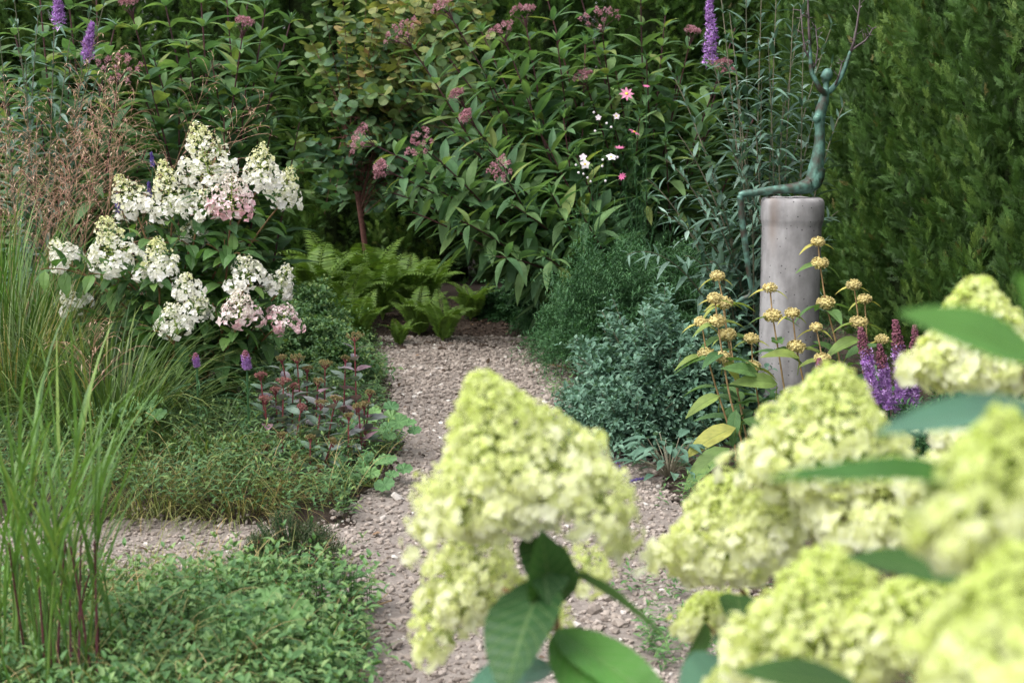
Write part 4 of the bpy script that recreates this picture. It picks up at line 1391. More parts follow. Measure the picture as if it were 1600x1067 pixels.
def plume_mesh(seed, H=1.2):
    r = np.random.default_rng(seed)
    c_, f = MB(), MB()
    lean = r.uniform(.0, .10)
    p0 = np.zeros(3); p1 = np.array([0, lean * .2, H * .55]); p2 = np.array([0, lean * 1.5 * H, H])
    pts = bez(p0, p1, p2, 18)
    c_.tube(pts, np.linspace(.0011, .0005, 18), 4, r.uniform(0, 1))
    spk = leafT(.17, 2, .2, .3)
    Ln = length(pts)
    nb = 22
    s_ = np.linspace(.6, 1, nb) * Ln
    q, d, _ = along(pts, s_)
    for i in range(nb):
        t = i / nb
        L_ = (.17 * (1 - t) ** .7 + .02) * r.uniform(.6, 1.2)
        a = r.uniform(0, 6.28)
        e = q[i] + (d[i] * .75 + np.array([math.cos(a), math.sin(a), 0]) * .55) * L_
        e2 = e + np.array([math.cos(a), math.sin(a), -.5]) * L_ * .25
        bp = bez(q[i], e, e2, 5)
        c_.tube(bp, .0005, 3, .9, cap=False)
        k = r.integers(3, 6)
        pp, dd, _ = along(bp, np.linspace(.35, 1, k) * length(bp))
        dd = dd + r.normal(0, .35, dd.shape)
        f.add(spk, pp, frames(dd + np.array([0, 0, -.2])), r.uniform(.015, .027, k), np.clip(r.normal(.5, .28, k), 0, 1))
    return c_, f


red = thing('plume_grass', 'airy ornamental grass with a haze of rosy tan plumes, upper left', 'ornamental grass', GP(75, 5.75))
pm = []
for i in range(7):
    c_, f = plume_mesh(i, 1.25)
    o = c_.build('flower_stalk', M['culm'], red)
    o2 = f.build('plume', M['spikelet'], o)
    # meshes were built at the plant's base: shift them back to local space
    sh = Matrix.Translation(red.location)
    o.data.transform(sh); o2.data.transform(sh)
    pm.append(o)
for i in range(38):
    o = pm[i] if i < 7 else copy_tree(pm[i % 7], red)
    o.parent = red
    wide = rng.normal(0, 1)
    o.location = (U(-.22, .22), U(-.25, .25), 0)
    lean = math.radians(wide * 9 - 3)
    o.rotation_mode = 'ZYX'
    o.rotation_euler = (U(-.10, .10), math.radians(float(np.clip(rng.normal(5, 11), -18, 24))), U(0, 6.28))
    k = U(.75, 1.28)
    o.scale = (k, k, k)
m = MB()
n = 500
a = U(0, 6.28, n)
d = np.stack([np.cos(a) * .35, np.sin(a) * .35, np.ones(n)], 1)
m.add(BLD[1], np.array(red.location) + np.stack([np.cos(a), np.sin(a), 0 * a], 1) * .15, frames(d, (0, 0, 1)), np.stack([np.full(n, .004), U(.4, .8, n), U(.4, .8, n)], 1), U(0, .8, n))
m.build('blades', M['grass_dark'], red)

# the small red plume at mid left
sm = thing('plume_grass', 'single short reddish grass plume arching over the dark mound', 'ornamental grass', GP(130, 4.3))
c_, f = plume_mesh(40, .55)
for b in (c_, f):
    for i in range(len(b.V)):
        b.V[i] = (b.V[i] * np.array([1, 1, 1])) @ np.array([[.2, .5, 0], [1.0, .2, 0], [0, 0, 1]]) + np.array(sm.location)
o = c_.build('flower_stalk', M['culm'], sm)
f.build('plume', M['spikelet'], o)

# ------------------------------------------------------------------ low leafy plants
SL = leafT(.55, 3, .3, .3)
NL = leafT(.26, 2, .25, .25)


def stems_cover(m, xy, H, L, tp, nodes=5, lean=.25, tint=(.45, .22), bottom=.3, z0=None):
    """many short leafy stems, vectorised: opposite leaf pairs, larger low down"""
    n = len(xy)
    H = np.broadcast_to(H, (n,)) * U(.75, 1.15, n)
    ln = rng.normal(0, lean, (n, 2))
    z0 = gz(xy[:, 0], xy[:, 1]) if z0 is None else z0
    for k in range(nodes):
        t = bottom + (1 - bottom) * (k + U(0, .4, n)) / (nodes - .6)
        t = np.minimum(t, 1)
        pos = np.stack([xy[:, 0] + ln[:, 0] * H * t * t, xy[:, 1] + ln[:, 1] * H * t * t, z0 + H * t], 1)
        az = U(0, 6.28, n)
        for j in range(2):
            a = az + j * math.pi
            e = .15 + .8 * (k == nodes - 1) + U(-.2, .3, n)
            d = np.stack([np.cos(a) * np.cos(e), np.sin(a) * np.cos(e), np.sin(e)], 1)
            m.add(tp, pos, frames(d, (0, 0, 1), U(-.4, .4, n)), L * U(.65, 1.2, n) * (1 - .35 * (k == nodes - 1)), np.clip(rng.normal(tint[0], tint[1], n) + .15 * (k == nodes - 1), 0, 1))


def stem_sticks(m, xy, H, z0=None, r=.0012):
    n = len(xy)
    z0 = gz(xy[:, 0], xy[:, 1]) if z0 is None else z0
    V = [(-1, 0, 0), (1, 0, 0), (.6, 0, 1), (-.6, 0, 1), (0, -1, 0), (0, 1, 0), (0, .6, 1), (0, -.6, 1)]
    tp = T(V, [[0, 1, 2, 3], [4, 5, 6, 7]])
    h = np.broadcast_to(H, (n,))
    m.add(tp, np.stack([xy[:, 0], xy[:, 1], z0], 1), np.repeat(np.eye(3)[None], n, 0), np.stack([np.full(n, r), np.full(n, r), h], 1), .3)


def scatter(n, poly_test, x0, x1, y0, y1):
    out = []
    while sum(len(o_) for o_ in out) < n:
        x = U(x0, x1, n); y = U(y0, y1, n)
        k = poly_test(x, y)
        out.append(np.stack([x[k], y[k]], 1))
    return np.concatenate(out)[:n]


# mint carpet, lower left bed
def in_mint(x, y):
    l, _ = path_edges(y)
    return (x < l + .03 * vnoise(x * 4, y * 4) + .02 - .0 * y) & (y < 3.3 + .05 * vnoise(x * 3, 1.7) - .0) & (x > -1.45)


xy = scatter(2000, lambda x, y: in_mint(x, y) & (vnoise(x * 5 + 2, y * 5) + U(-.5, .5, len(x)) > -.55), -1.45, -.2, 2.3, 3.95)
m = MB()
hh = .075 + .03 * vnoise(xy[:, 0] * 3, xy[:, 1] * 3) + .03 * (xy[:, 0] > -.9)
kb = U(0, 1, len(xy)) < .6
stems_cover(m, xy[kb], hh[kb] * 1.25, .034, leafT(.46, 3, .3, .3), 4, .4, (.5, .28))
stems_cover(m, xy[~kb], hh[~kb] * 1.0, .021, SL, 6, .4, (.75, .25))
stem_sticks(m, xy, hh)
tag(m.build('mint_carpet', M['mint']), 'fresh green mint carpet between the reedy grass and the path', kind='stuff')


def in_beds(x, y):
    l, r_ = path_edges(y)
    return ~on_path(x, y, .0)


# low ground cover left bed, behind the side path, thickest beside the path
def in_left(x, y):
    l, _ = path_edges(y)
    return (x < l + .04 * vnoise(x * 5, y * 5)) & (x > l - 1.6) & ~on_path(x, y, -.02) & (y > 4.06)


xy = scatter(2600, in_left, -2.2, -.3, 4.06, 7.9)
m = MB()
l, _ = path_edges(xy[:, 1])
near = np.clip((l - xy[:, 0]) / .5, 0, 1)
hv = .05 + .16 * near * (.6 + .5 * vnoise(xy[:, 0] * 4, xy[:, 1] * 3)).clip(.1) * U(.5, 1.3, len(xy))
kb = U(0, 1, len(xy)) < .55
stems_cover(m, xy[kb], hv[kb], .024, SL, 5, .35)
stems_cover(m, xy[~kb], hv[~kb] * 1.2, .036, NL, 6, .3, (.55, .3))
tag(m.build('ground_cover', M['weed']), 'low leafy ground cover filling the left bed beside the path', kind='stuff')

xy = scatter(700, lambda x, y: in_beds(x, y) & (y > 4.06) & (y < 5.0) & (x < -.42), -2.2, -.4, 4.06, 5.0)
m = MB()
stems_cover(m, xy, .1, .030, NL, 5, .4, (.35, .25))
n = 2600
gx = scatter(n, lambda x, y: in_beds(x, y) & ((y > 4.04) & (y < 4.8) & (x < -.35) | (y < 3.35) & (x < -.3)), -2.2, -.2, 2.4, 4.9)
aa = U(0, 6.28, n)
d = np.stack([np.cos(aa) * .6, np.sin(aa) * .6, np.ones(n)], 1)
g2 = scatter(900, lambda x, y: (x < -.62 - .1 * vnoise(x * 4, y * 3)) & (y < 3.5), -1.5, -.5, 2.5, 3.5)
gx = np.concatenate([gx, g2]); n = len(gx)
aa = U(0, 6.28, n)
d = np.stack([np.cos(aa) * .6, np.sin(aa) * .6, np.ones(n)], 1)
m.add(BLD[2], np.stack([gx[:, 0], gx[:, 1], gz(gx[:, 0], gx[:, 1])], 1), frames(d, (0, 0, 1), U(-1, 1, n)), np.stack([np.full(n, .0028), U(.08, .26, n), U(.08, .26, n)], 1), U(0, 1, n), 1)
tag(m.build('wild_grass', [M['mint'], M['grass_dry']]), 'thin wild grass and seedlings along the side path', kind='stuff')

# right bed cover
xy = scatter(1500, lambda x, y: (x > path_edges(y)[1] + .02) & (x < 1.9), .1, 1.9, 2.2, 8.2)
m = MB()
stems_cover(m, xy, .07, .026, NL, 4, .4, (.3, .2))
tag(m.build('ground_cover', M['weed']), 'sparse low green cover in the right bed under the shrubs', kind='stuff')
# weeds in the path edge
xy = np.concatenate([scatter(60, lambda x, y: (np.hypot(x - GP(1100, 3.05)[0], y - 3.05) < .16), .1, .8, 2.8, 3.4), scatter(16, lambda x, y: (np.hypot(x - GP(880, 6.1)[0], y - 6.1) < .08), -.2, .8, 5.9, 6.3),
                     scatter(14, lambda x, y: (np.hypot(x - GP(1070, 4.3)[0], y - 4.3) < .10), .2, .9, 4.1, 4.5), scatter(9, lambda x, y: (np.hypot(x - GP(1010, 3.4)[0], y - 3.4) < .10), .1, .9, 3.1, 3.6)])
m = MB()
stems_cover(m, xy, .08, .03, NL, 6, .3, (.5, .2), .05)
tag(m.build('weeds', M['mint']), 'small weeds sprouting in the gravel at the right of the path', kind='stuff')


# shrubby mounds on the right
def mound(name, lbl, cat, c_, rx, ry, H, n, L, tp, mat, nodes, tint=(.45, .22), group=None):
    root = thing(name, lbl, cat, c_, group)
    v = rng.normal(size=(n, 3)); v[:, 2] = np.abs(v[:, 2]) * .9 + .05; v = nz(v)
    lp = 1 + .2 * np.sin(v[:, 0] * 5 + rx * 40) * np.cos(v[:, 1] * 4 + ry * 30) + .12 * np.sin(v[:, 0] * 13 + v[:, 2] * 9) + rng.normal(0, .06, n) + .28 * (U(0, 1, n) > .965)
    tip = np.asarray(c_) + v * np.array([rx, ry, H]) * lp[:, None]
    b = np.asarray(c_) + v * np.array([rx * .25, ry * .25, 0])
    m, s = MB(), MB()
    az = U(0, 6.28, n)
    for k in range(nodes):
        t = 1 - (k / nodes) * .62
        p_ = b + (tip - b) * t + np.array([0, 0, 1]) * (H * .18 * 4 * t * (1 - t))
        dd = nz(tip - b)
        for j in range(2):
            a = az + k * 1.57 + j * math.pi + U(-.4, .4, n)
            hx = nz(np.cross(dd, [0.1, .2, 1.0])); hy = np.cross(dd, hx)
            o_ = hx * np.cos(a)[:, None] + hy * np.sin(a)[:, None]
            dr = o_ * .8 + dd * U(.3, .9, (n, 1)) + np.array([0, 0, .2])
            m.add(tp, p_, frames(dr, (0, 0, 1), U(-.5, .5, n)), L * U(.7, 1.2, n) * (1 - .3 * (k == 0)), np.clip(rng.normal(*tint, n) + .25 * (k == 0), 0, 1))
    for i in range(0, n, 5):
        q = bez(b[i], (b[i] + tip[i]) / 2 + np.array([0, 0, H * .18]), tip[i], 4)
        s.tube(q, .0015, 3, .4, cap=False)
    s.build('stems', M['bud_stem'] if mat == 'oreg' else M['fine'], root)
    m.build('leaves', M[mat], root)
    return root


mound('herb_mound', 'blue-green leafy herb mound left of the pillar, beside the path', 'herb plant', GP(1035, 5.35), .36, .45, .43, 1300, .032, SL, 'oreg', 8)
mound('herb_mound', 'smaller grey-green herb mound trailing to the path edge below the tall one', 'herb plant', GP(985, 5.1), .22, .3, .24, 520, .028, SL, 'oreg', 7)
mound('bushy_herb', 'dark green fine-leaved bushy herb behind the blue-green mound', 'herb plant', GP(985, 6.5), .42, .42, .62, 1500, .028, NL, 'fine', 13)
mound('bushy_herb', 'fine-leaved dark bush filling the edge under the joe-pye stems', 'herb plant', GP(915, 7.0), .28, .3, .42, 800, .028, NL, 'fine', 11)
mound('bushy_herb', 'shaded dark bush at the foot of the butterfly bush behind the pillar', 'herb plant', GP(1150, 6.3), .38, .4, .5, 900, .03, NL, 'fine', 10)
mound('bushy_herb', 'green leafy bush behind the sedums at the left of the path', 'herb plant', GP(470, 6.4), .34, .4, .3, 900, .026, SL, 'weed', 8)
mound('bushy_herb', 'low leafy bush between the white hydrangea and the ferns', 'herb plant', GP(440, 7.2), .35, .35, .36, 800, .028, SL, 'weed', 8)
mound('bushy_herb', 'dark low bush hidden behind the yellow-green blooms near the hedge', 'herb plant', GP(1500, 4.4), .35, .4, .32, 700, .03, NL, 'fine', 9)

mound('bushy_herb', 'shaded low leafy plant closing off the path end under the joe-pye', 'herb plant', GP(800, 8.35), .26, .2, .22, 420, .035, SL, 'fine', 7)
mound('bushy_herb', 'small shaded plant at the right corner of the path end', 'herb plant', GP(850, 7.95), .16, .16, .18, 260, .03, NL, 'fine', 7)
# heather
h = mound('heather', 'small dark heather tuft with rusty tips at the fork of the paths', 'heather', GP(452, 3.6), .14, .11, .14, 600, .012, leafT(.2, 2, 0, 0), 'heather', 12, (.4, .25))

# ------------------------------------------------------------------ alchemilla: scalloped round leaves
V = [(0, .42, -.08)]
for i in range(36):
    a = i / 36 * 2 * math.pi
    r_ = .5 * (1 + .10 * abs(math.sin(a * 4.5)) - .03) * (1 - .45 * math.exp(-((a if a < math.pi else a - 2 * math.pi) / .22) ** 2))
    V.append((r_ * math.sin(a), .45 - r_ * math.cos(a), .05 * math.sin(a * 9)))
SC = T(V, [[0, 1 + i, 1 + (i + 1) % 36] for i in range(36)], [(.5, .5)] * 37)
for lb, px, Y, n, sz, H in (('scalloped pale green leaf rosette at the path edge beside the sedums', 592, 4.95, 14, .062, .12), ('larger scalloped leaf rosette spreading onto the gravel', 580, 4.5, 13, .062, .075),
                            ('round scalloped leaves at the bottom edge under the mint', 385, 2.88, 9, .10, .09), ('scalloped leaves low beside the reedy grass', 215, 4.7, 7, .07, .16)):
    c_ = GP(px, Y)
    root = thing('lady_mantle', lb, 'plant', c_, 'plants with scalloped leaves')
    m = MB(); s = MB()
    for i in range(n):
        a = i * 2.4; r_ = .10 * math.sqrt((i + .5) / n) * (1.3 if n > 10 else 1)
        p_ = c_ + np.array([r_ * math.cos(a), r_ * math.sin(a), H * U(.6, 1.1) + float(gz(c_[0], c_[1]))])
        d = np.array([math.cos(a), math.sin(a), U(-.2, .25)])
        m.add(SC, [p_ - d * sz * .3], frames([d * (1, 1, 0) + np.array([0, 0, .45 * d[1] + U(-.1, .1)])], (0, -.5, 1), U(-.3, .3)), sz * U(.7, 1.1), U(0, 1))
        s.tube(bez(c_, c_ * .3 + p_ * .7 - np.array([0, 0, H * .2]), p_ - d * sz * .3 + d * .01, 5), .0014, 4, .5)
    m.build('leaves', M['alch'], root, smooth=False)
    s.build('stalks', M['limestalk'], root)

# ------------------------------------------------------------------ sedums
SDL = leafT(.58, 4, .3, .15, .75, .75)


def sedum(lbl, heads, drop, cols, leaf_t=(.5, .3)):
    bx = np.mean([h_[0] for h_ in heads]); Y = np.mean([h_[2] for h_ in heads])
    base = GP(bx, Y)
    root = thing('sedum', lbl, 'sedum', base, 'sedums beside the path')
    s, l = MB(), MB()
    for i, (px, py, Y, r_) in enumerate(heads):
        tip = P(px, py, Y)
        b = np.array([base[0] + (tip[0] - base[0]) * .6 + U(-.02, .02), Y + U(-.04, .04), 0])
        pts = bez(b, (b + tip) / 2 + np.array([0, 0, .02]), tip, 8)
        s.tube(pts, np.linspace(.0035, .0025, 8), 5, U(0, 1))
        Ln = length(pts)
        s_ = np.arange(.05, Ln - .02, .038)
        spread_leaves(l, SDL, pts, s_, 2, .078 * np.interp(s_ / Ln, [0, .4, 1], [.8, 1, .65]), .45, step=1.57, jit=.3,
                      tint=lambda n: np.clip(rng.normal(*leaf_t, n), 0, 1))
        f = MB()
        tuft_cluster(f, tip, nz(pts[-1] - pts[-2]), r_ * .85, 10, 22, .0045, .007, .3)
        for q in range(6):
            a = q * 1.05
            f.tube(np.array([tip - (0, 0, .02), tip + np.array([r_ * .6 * math.cos(a), r_ * .6 * math.sin(a), 0])]), .0012, 4, .4, 1)
        f.build('flower_head', [M[cols], M['sedum_stem']], root)
    s.build('stems', M['sedum_stem'], root)
    l.build('leaves', M['sedum'], root)


sedum('sedum with rosy pink flat heads on dark red stems, nearest the white hydrangea', [(407, 587, 4.75, .022), (443, 596, 4.75, .028), (414, 624, 4.7, .024), (471, 636, 4.7, .018), (430, 610, 4.8, .02), (458, 602, 4.8, .016)], .3, 'sedum_pink', (.55, .25))
sedum('sedum with olive tan heads in the middle of the sedum group', [(464, 560, 4.95, .032), (508, 569, 4.95, .028), (497, 596, 4.85, .022), (525, 623, 4.8, .022), (502, 630, 4.7, .026), (480, 575, 5.0, .02), (440, 560, 5.1, .02)], .3, 'sedum_olive', (.4, .3))
sedum('tallest sedum with a brown flat head and large dusky leaves at the back', [(554, 526, 5.1, .038), (540, 560, 5.15, .018)], .3, 'sedum_olive', (.8, .15))
sedum('sedum with green-gold heads nearest the gravel path', [(560, 636, 4.75, .026), (569, 632, 4.78, .022), (578, 614, 4.8, .016), (545, 650, 4.7, .016)], .3, 'sedum_olive', (.5, .3))
sedum('short leafy sedum with small buds at the front of the sedum group', [(440, 680, 4.5, .018), (485, 684, 4.5, .016), (415, 700, 4.45, .012), (520, 690, 4.5, .016), (460, 715, 4.4, .01), (395, 715, 4.45, .012), (500, 730, 4.4, .01)], .3, 'sedum_olive', (.35, .25))

# ------------------------------------------------------------------ jerusalem sage in front of the pillar
PH = leafT(.38, 6, .3, .3, .75, .8)
PHb = leafT(.34, 5, .35, .45)


def whorl_mesh(f, c_, axis, r_, n=130):
    v = nz(rng.normal(size=(n, 3)) * np.array([1, 1, .8]))
    A = frames([axis])[0]
    Bm = np.stack([A[:, 0], A[:, 2], A[:, 1]], 1)
    pos = np.asarray(c_) + (v * np.array([r_, r_, r_ * .72])) @ Bm.T
    f.add(BLOB, pos, frames(v @ Bm.T + np.array(axis) * .5), r_ * .13 * U(.7, 1.2, n), np.clip(rng.normal(.5, .25, n), 0, 1))
    f.add(icoT(1, .05, (1, 1, .6), 2), [c_], Bm[None], r_ * .95, .45)


def jerusalem_sage():
    base = GP(1225, 4.85)
    root = thing('jerusalem_sage', 'jerusalem sage with straw yellow button whorls in front of the pillar', 'flowering plant', base)
    S = [([(1121, 431), (1131, 473), (1136, 523), (1150, 600), (1168, 690)], 4.75, 3), ([(1117, 466), (1121, 501), (1129, 558), (1140, 620), (1162, 700)], 4.65, 3),
         ([(1096, 503), (1104, 553), (1120, 610), (1150, 700)], 4.7, 2), ([(1174, 529), (1176, 572), (1184, 620), (1195, 700)], 4.7, 2), ([(1203, 450), (1207, 493), (1218, 560), (1232, 650), (1236, 720)], 4.8, 2),
         ([(1238, 489), (1244, 542), (1256, 600), (1268, 700)], 4.75, 2), ([(1278, 378), (1281, 411), (1290, 473), (1312, 555), (1325, 700)], 4.95, 3), ([(1275, 511), (1285, 560), (1292, 640), (1295, 710)], 4.7, 2),
         ([(1334, 445), (1342, 503), (1350, 600), (1350, 720)], 4.8, 2), ([(1351, 467), (1354, 520), (1358, 620), (1360, 720)], 4.95, 1), ([(1378, 530), (1374, 600), (1365, 720)], 4.9, 1), ([(1140, 520), (1150, 600), (1180, 700)], 4.95, 1),
         ([(1128, 470), (1142, 560), (1170, 700)], 5.0, 1)]
    for pl, Y, nw in S:
        pp = np.array([P(a, b_, Y) for a, b_ in pl])
        end = pp[-1].copy(); end[2] = 0
        pts = np.concatenate([pp, [end]])
        # smooth
        t = np.linspace(0, len(pts) - 1, 22)
        q = np.stack([np.interp(t, np.arange(len(pts)), pts[:, i]) for i in range(3)], 1)
        q[1:-1] = (q[:-2] + 2 * q[1:-1] + q[2:]) / 4
        m = MB()
        m.tube(q, np.linspace(.0022, .0042, 22), 6, U(0, 1))
        lvm = MB()
        for i in range(nw):
            c_ = pp[i]
            L_ = .062 + .036 * i
            a = U(-.5, .5)
            for j in range(2):
                aa = a + j * math.pi
                d = np.array([math.cos(aa), math.sin(aa) * .8 - .1, .25 - .35 * U(0, 1)])
                lvm.add(PHb, [c_ - (0, 0, .012)], frames([d], (0, 0, 1), U(-.3, .3)), L_ * U(.85, 1.2), np.clip(.95 - .25 * i + U(-.2, .15), 0, 1))
        for k in range(2):
            z_ = U(.35, .75)
            p_ = q[int(z_ * 21)]
            aa = U(0, 6.28)
            for j in range(2):
                d = np.array([math.cos(aa + j * math.pi), math.sin(aa + j * math.pi), U(-.1, .5)])
                lvm.add(PH, [p_], frames([d], (0, 0, 1), U(-.3, .3)), U(.09, .13), np.clip(rng.normal(.3, .2), 0, 1))
        so = m.build('stem', M['phl_stem'], root, smooth=True)
        for i in range(nw):
            f = MB()
            whorl_mesh(f, pp[i], [0, 0, 1], (.029 if i else .023) * U(.9, 1.1))
            if i == 0 and U(0, 1) < .6:
                f.add(PHb, [pp[i], pp[i]], frames([[-.4, 0, 1], [.5, 0, 1]]), .022, .9)
            f.build('flower_whorl', M['phl_fl'], so)
        lvm.build('leaves', M['phl'], so)
    m = MB()
    for px, py, Y, dx, dz, L_, tn in ((1125, 618, 4.6, -1, -.35, .11, .55), (1150, 640, 4.6, -.2, -.9, .10, .1), (1160, 655, 4.6, .5, -.2, .12, .3), (1150, 668, 4.55, -1, -.35, .16, .75),
                                      (1140, 700, 4.5, -1, -.5, .17, .45), (1160, 690, 4.5, .4, -.9, .13, .2), (1200, 640, 4.6, .9, .1, .14, .4), (1215, 600, 4.6, -.9, .2, .13, .5), (1250, 560, 4.6, -.9, .3, .11, .6),
                                      (1185, 585, 4.6, -.8, .35, .11, .3), (1260, 590, 4.65, .8, .3, .12, .3), (1230, 690, 4.5, .8, -.3, .14, .3), (1290, 640, 4.6, .6, .4, .13, .2), (1240, 640, 4.65, .5, .6, .12, .25),
                                      (1200, 700, 4.45, -.5, -.5, .15, .3), (1310, 560, 4.9, -.6, .7, .10, .2), (1320, 560, 4.9, .7, .6, .11, .2), (1345, 530, 4.8, -.6, -.1, .12, .5), (1180, 720, 4.45, .3, -.6, .14, .6),
                                      (1130, 560, 4.65, .6, -.7, .08, .7), (1330, 590, 4.8, .8, -.2, .13, .3), (1345, 620, 4.8, -.8, .1, .13, .35)):
        p_ = P(px, py, Y)
        d = nz(np.array([dx, U(-.6, -.1), dz]))
        m.add(PH, [p_], frames([d], (0, -.7, 1), U(-.3, .3)), L_ * 1.2, min(1, tn * 1.15 + .05))
        m.tube(np.array([p_ + (.0, .03, -.06), p_ - d * .0 + (0, .01, -.01), p_ + d * .01]), .0018, 4, .8)
    for i in range(60):
        p_ = GP(U(1130, 1390), U(4.7, 5.05)) + np.array([0, 0, U(.03, .25)])
        a = U(0, 6.28)
        m.add(PH, [p_], frames([[math.cos(a), math.sin(a), U(0, .9)]], (0, -.3, 1), U(-.4, .4)), U(.08, .14), np.clip(rng.normal(.2, .15), 0, 1))
    m.build('base_leaves', M['phl'], root)


jerusalem_sage()

# ------------------------------------------------------------------ liatris
def liatris(lbl, spikes, Y, base_px, grp='liatris plants'):
    base = GP(base_px, Y)
    root = thing('liatris', lbl, 'flowering plant', base, grp)
    s = MB()
    for (x0, y0, x1, y1, r_) in spikes:
        top, bot = P(x0, y0, Y), P(x1, y1, Y)
        g = np.array([base[0] + (bot[0] - base[0]) * .6, Y, 0])
        s.tube(bez(g, (g + bot) / 2 + (bot - top) * -.05, bot, 8), .0035, 5, .4)
        q = bez(g, (g + bot) / 2, bot, 8)
        spread_leaves(s, leafT(.06, 3, .2, .5), q, np.arange(.05, length(q), .022), 2, .11, .5, step=2.4, tint=lambda n: U(0, .7, n))
        f = MB()
        f.tube(np.array([bot, (top + bot) / 2, top]), [.004, .0035, .003], 6, .3, 1)
        n = 1100
        t = U(0, 1, n)
        ax = top - bot
        L_ = np.linalg.norm(ax)
        v = rng.normal(size=(n, 3)); v -= (v @ nz(ax))[:, None] * nz(ax); v = nz(v)
        bud = t > .66 + rng.normal(0, .05, n)
        rr = r_ * np.where(bud, .8 - .5 * np.clip((t - .75) / .25, 0, 1), 1.0) * U(.45, 1.05, n)
        pos = bot + t[:, None] * ax + v * rr[:, None]
        q1 = ~bud
        f.add(FLORET_S, pos[q1] - v[q1] * .004, frames(v[q1] + nz(ax) * .3 + rng.normal(0, .4, v[q1].shape)), U(.008, .013, int(q1.sum())), np.clip(rng.normal(.65, .25, int(q1.sum())), 0, 1))
        # star-shaped purple florets and maroon buds
        q3 = bud
        f.add(BLOB, pos[q3], np.repeat(np.eye(3)[None], int(q3.sum()), 0), U(.0022, .0042, int(q3.sum())), U(0, 1, int(q3.sum())), 2)
        f.build('flower_spike', [M['purple'], M['phl_stem'], M['maroon']], root)
    s.build('stems', M['fine'], root)


liatris('clump of purple liatris spikes with maroon tips beside the yellow-green blooms', [(1344, 511, 1369, 632, .024), (1399, 500, 1413, 640, .024), (1374, 538, 1389, 640, .022), (1412, 540, 1402, 645, .018), (1430, 508, 1428, 640, .020)], 4.55, 1395)
liatris('single small purple liatris bud among the sage leaves right of the pillar', [(1280, 560, 1284, 592, .013)], 4.5, 1290)
liatris('short purple liatris spike between the white hydrangea and the sedums', [(383, 548, 386, 578, .015)], 4.7, 392)
liatris('small dark liatris bud spike in front of the white hydrangea', [(305, 552, 308, 574, .010)], 4.7, 310)

# ------------------------------------------------------------------ cosmos, anemones, veronica, salvia
def thread_foliage(m, targets, Y0, base, n=60, L=.05):
    for px, py, Y in targets:
        tip = P(px, py, Y)
        pts = bez(np.asarray(base) + np.array([U(-.1, .1), U(-.1, .1), 0]), (base + tip) / 2 + np.array([0, 0, .15]), tip, 12)
        m.tube(pts, np.linspace(.003, .0012, 12), 4, .6)
        s_ = U(.3, .97, n) * length(pts)
        p_, d_, _ = along(pts, s_)
        v = rng.normal(size=(n, 3)) + d_ * .8
        for k in range(3):
            vv = v + rng.normal(0, .5, v.shape)
            m.add(leafT(.05, 2, 0, .3), p_ + nz(v) * (L * .35 * k), frames(vv), L * U(.6, 1.2, n), U(0, .9, n))


DAISY = petalsT(8, .42, .1, 3, .1, .6)
POPPY = petalsT(5, .8, .2, 3, .15, .8)


def flower_at(root, p_, nrm, r_, tp, mat, name='flower', tint=.6, disc=True):
    f = MB()
    tmp = frames([nrm], (0, 0, 1))
    Rm = np.stack([tmp[:, :, 0], tmp[:, :, 2], tmp[:, :, 1]], 2); Rm[:, :, 0] *= -1
    f.add(tp, [p_], Rm, r_, tint)
    if disc:
        f.add(icoT(1, .05, (1, 1, .6)), [np.asarray(p_) + nz(nrm) * r_ * .08], Rm, r_ * .2, .6, 1)
    return f.build(name, [M[mat], M['yellow']], root)


base = GP(1010, 7.1)
root = thing('cosmos', 'pink cosmos with feathery foliage in front of the joe-pye leaves', 'flowering plant', base)
m = MB()
ct = [(979, 150, 6.8), (990, 210, 6.8), (1010, 137, 6.9), (972, 279, 6.8), (968, 235, 6.85)]
thread_foliage(m, [(a, b_ + 4, c_) for a, b_, c_ in ct] + [(1000, 290, 6.8), (960, 320, 6.8), (1030, 300, 6.9), (990, 350, 6.8), (1040, 360, 6.8), (950, 370, 6.8), (1010, 400, 6.7), (1060, 330, 6.9), (975, 400, 6.8)], 7, base, 55, .05)
m.build('foliage', M['fine'], root)
flower_at(root, P(979, 147, 6.78), [.1, -1, .5], .037, DAISY, 'cosmos', tint=.8)
flower_at(root, P(991, 207, 6.8), [.5, -.25, 1], .034, DAISY, 'cosmos', tint=.3)
flower_at(root, P(1010, 135, 6.9), [.1, -.4, 1], .02, DAISY, 'cosmos', tint=.3, disc=False)
flower_at(root, P(972, 276, 6.8), [-.4, -.6, .3], .022, DAISY, 'cosmos', tint=.1, disc=False)
flower_at(root, P(968, 230, 6.85), [0, .3, -1], .028, DAISY, 'cosmos', tint=.3, disc=False)

base = GP(905, 7.2)
root = thing('anemone', 'pale japanese anemone flowers with yellow centres left of the pink cosmos', 'flowering plant', base)
m = MB()
for a, b_, Y in ((913, 258, 6.75), (911, 248, 6.8), (955, 247, 6.8), (935, 185, 6.9), (963, 183, 6.9), (925, 280, 6.8), (900, 260, 6.8), (915, 275, 6.8), (947, 195, 6.9)):
    tip = P(a, b_, Y)
    m.tube(bez(base, (base + tip) / 2 + np.array([0, 0, .1]), tip, 10), np.linspace(.003, .001, 10), 4, .4)
m.build('stems', M['fine'], root)
flower_at(root, P(914, 257, 6.72), [.15, -1, .3], .026, POPPY, 'palepetal')
flower_at(root, P(911, 246, 6.78), [-.2, -1, .4], .020, POPPY, 'palepetal', disc=False, tint=.1)
flower_at(root, P(955, 246, 6.78), [.1, -.7, .9], .027, POPPY, 'palepetal')
flower_at(root, P(935, 184, 6.88), [-.1, -1, .2], .016, POPPY, 'palepetal', disc=False, tint=.2)
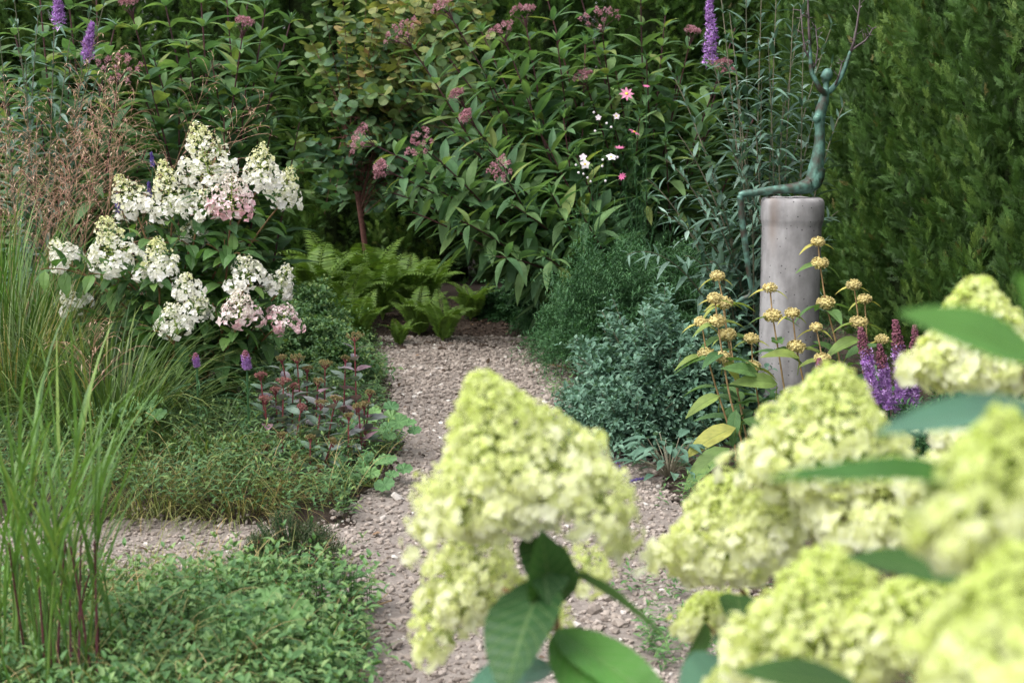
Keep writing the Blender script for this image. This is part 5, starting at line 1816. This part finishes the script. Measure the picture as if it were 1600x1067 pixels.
flower_at(root, P(963, 182, 6.88), [.2, -1, .4], .019, POPPY, 'palepetal', tint=.3)
f = MB()
bp_ = np.array([P(a, b_, 6.8) for a, b_ in ((900, 258), (904, 270), (912, 272), (918, 278), (923, 284), (928, 176), (948, 193), (955, 199), (965, 246), (942, 250), (941, 260), (1062, 338), (946, 283), (930, 205))])
f.add(icoT(1), bp_, np.repeat(np.eye(3)[None], len(bp_), 0), .006, .8)
f.build('buds', M['palepetal'], root)

base = GP(215, 5.9)
root = thing('veronica', 'violet flower spikes peeping out behind the white hydrangea', 'flowering plant', base)
s = MB()
for x0, y0, x1, y1, r_ in ((236, 240, 239, 262, .012), (232, 285, 235, 312, .013), (183, 305, 185, 338, .016), (315, 352, 317, 362, .012)):
    top, bot = P(x0, y0, 5.75), P(x1, y1, 5.75)
    s.tube(bez(base, (base + bot) / 2, bot, 8), .003, 4, .4)
    f = MB()
    flower_spike(f, np.array([bot, (top + bot) / 2, top]), r_, 120, 0, .007)
    f.build('flower_spike', M['blue'], root)
s.build('stems', M['fine'], root)

base = GP(1045, 4.62)
root = thing('salvia', 'low plant with broad bluish leaves below the herb mounds', 'plant', base)
m, s = MB(), MB()
for i in range(46):
    a = i * 2.4; r_ = .13 * math.sqrt((i + .5) / 46)
    d = np.array([math.cos(a), math.sin(a), U(-.2, .4)])
    p_ = base + np.array([r_ * math.cos(a) * .9, r_ * math.sin(a), U(.03, .14)])
    m.add(leafT(.36, 5, .25, .3), [p_], frames([d], (0, 0, 1), U(-.3, .3)), U(.06, .10), U(0, .8))
    s.tube(np.array([base, (base + p_) / 2 + (0, 0, .01), p_]), .0016, 4, .5)
m.build('leaves', M['oreg'], root)
s.build('stems', M['bud_stem'], root)
f = MB()
q = np.array([P(965, 722, 4.5), P(968, 740, 4.5), P(985, 752, 4.5), P(1005, 748, 4.55), P(1030, 742, 4.6)])
f.tube(q, .002, 5, .3, 1)
flower_spike(f, q[:4], .007, 120, 0, .006)
f.build('flower_spike', [M['blue'], M['redstem']], root)

# big stalks and small plants round the white hydrangea's foot
grass_clump('mound_grass', 'fine shaded grass tuft at the foot of the white hydrangea', 'ornamental grass', GP(240, 5.2), 600, .4, .004, 'grass_dark', .2, (.1, 1.0), (.2, .2), (1, 2, 3), 'arching grass mounds')

# twigs on the gravel
for lb, a, b_, cdx in (('pale crooked dry twig lying on the gravel near the mint', (560, 962), (612, 945), .01), ('thin dry twig on the path by the dark bush', (850, 572), (900, 583), .0)):
    def gpt(px, py):
        bb = (py - 533.5) / FPX
        t = CAM_H / (ST + bb * CT)
        return np.array([(px - 800) / FPX * t, t * (CT - bb * ST), .012])
    p0, p1 = gpt(*a), gpt(*b_)
    m = MB()
    m.tube(bez(p0, (p0 + p1) / 2 + np.array([.01, -.02, .01]), p1, 8), np.linspace(.003, .0015, 8), 6, .8)
    mid = (p0 + p1) / 2
    m.tube(np.array([mid, mid + (p1 - p0) * .2 + (0, .02, .008), mid + (p1 - p0) * .35 + (0, .035, .01)]), .0012, 5, .8)
    tag(m.build('dry_twig', M['phl_stem']), lb, 'twig', 'twigs on the path')

print('verts', sum(len(me_.vertices) for me_ in bpy.data.meshes))
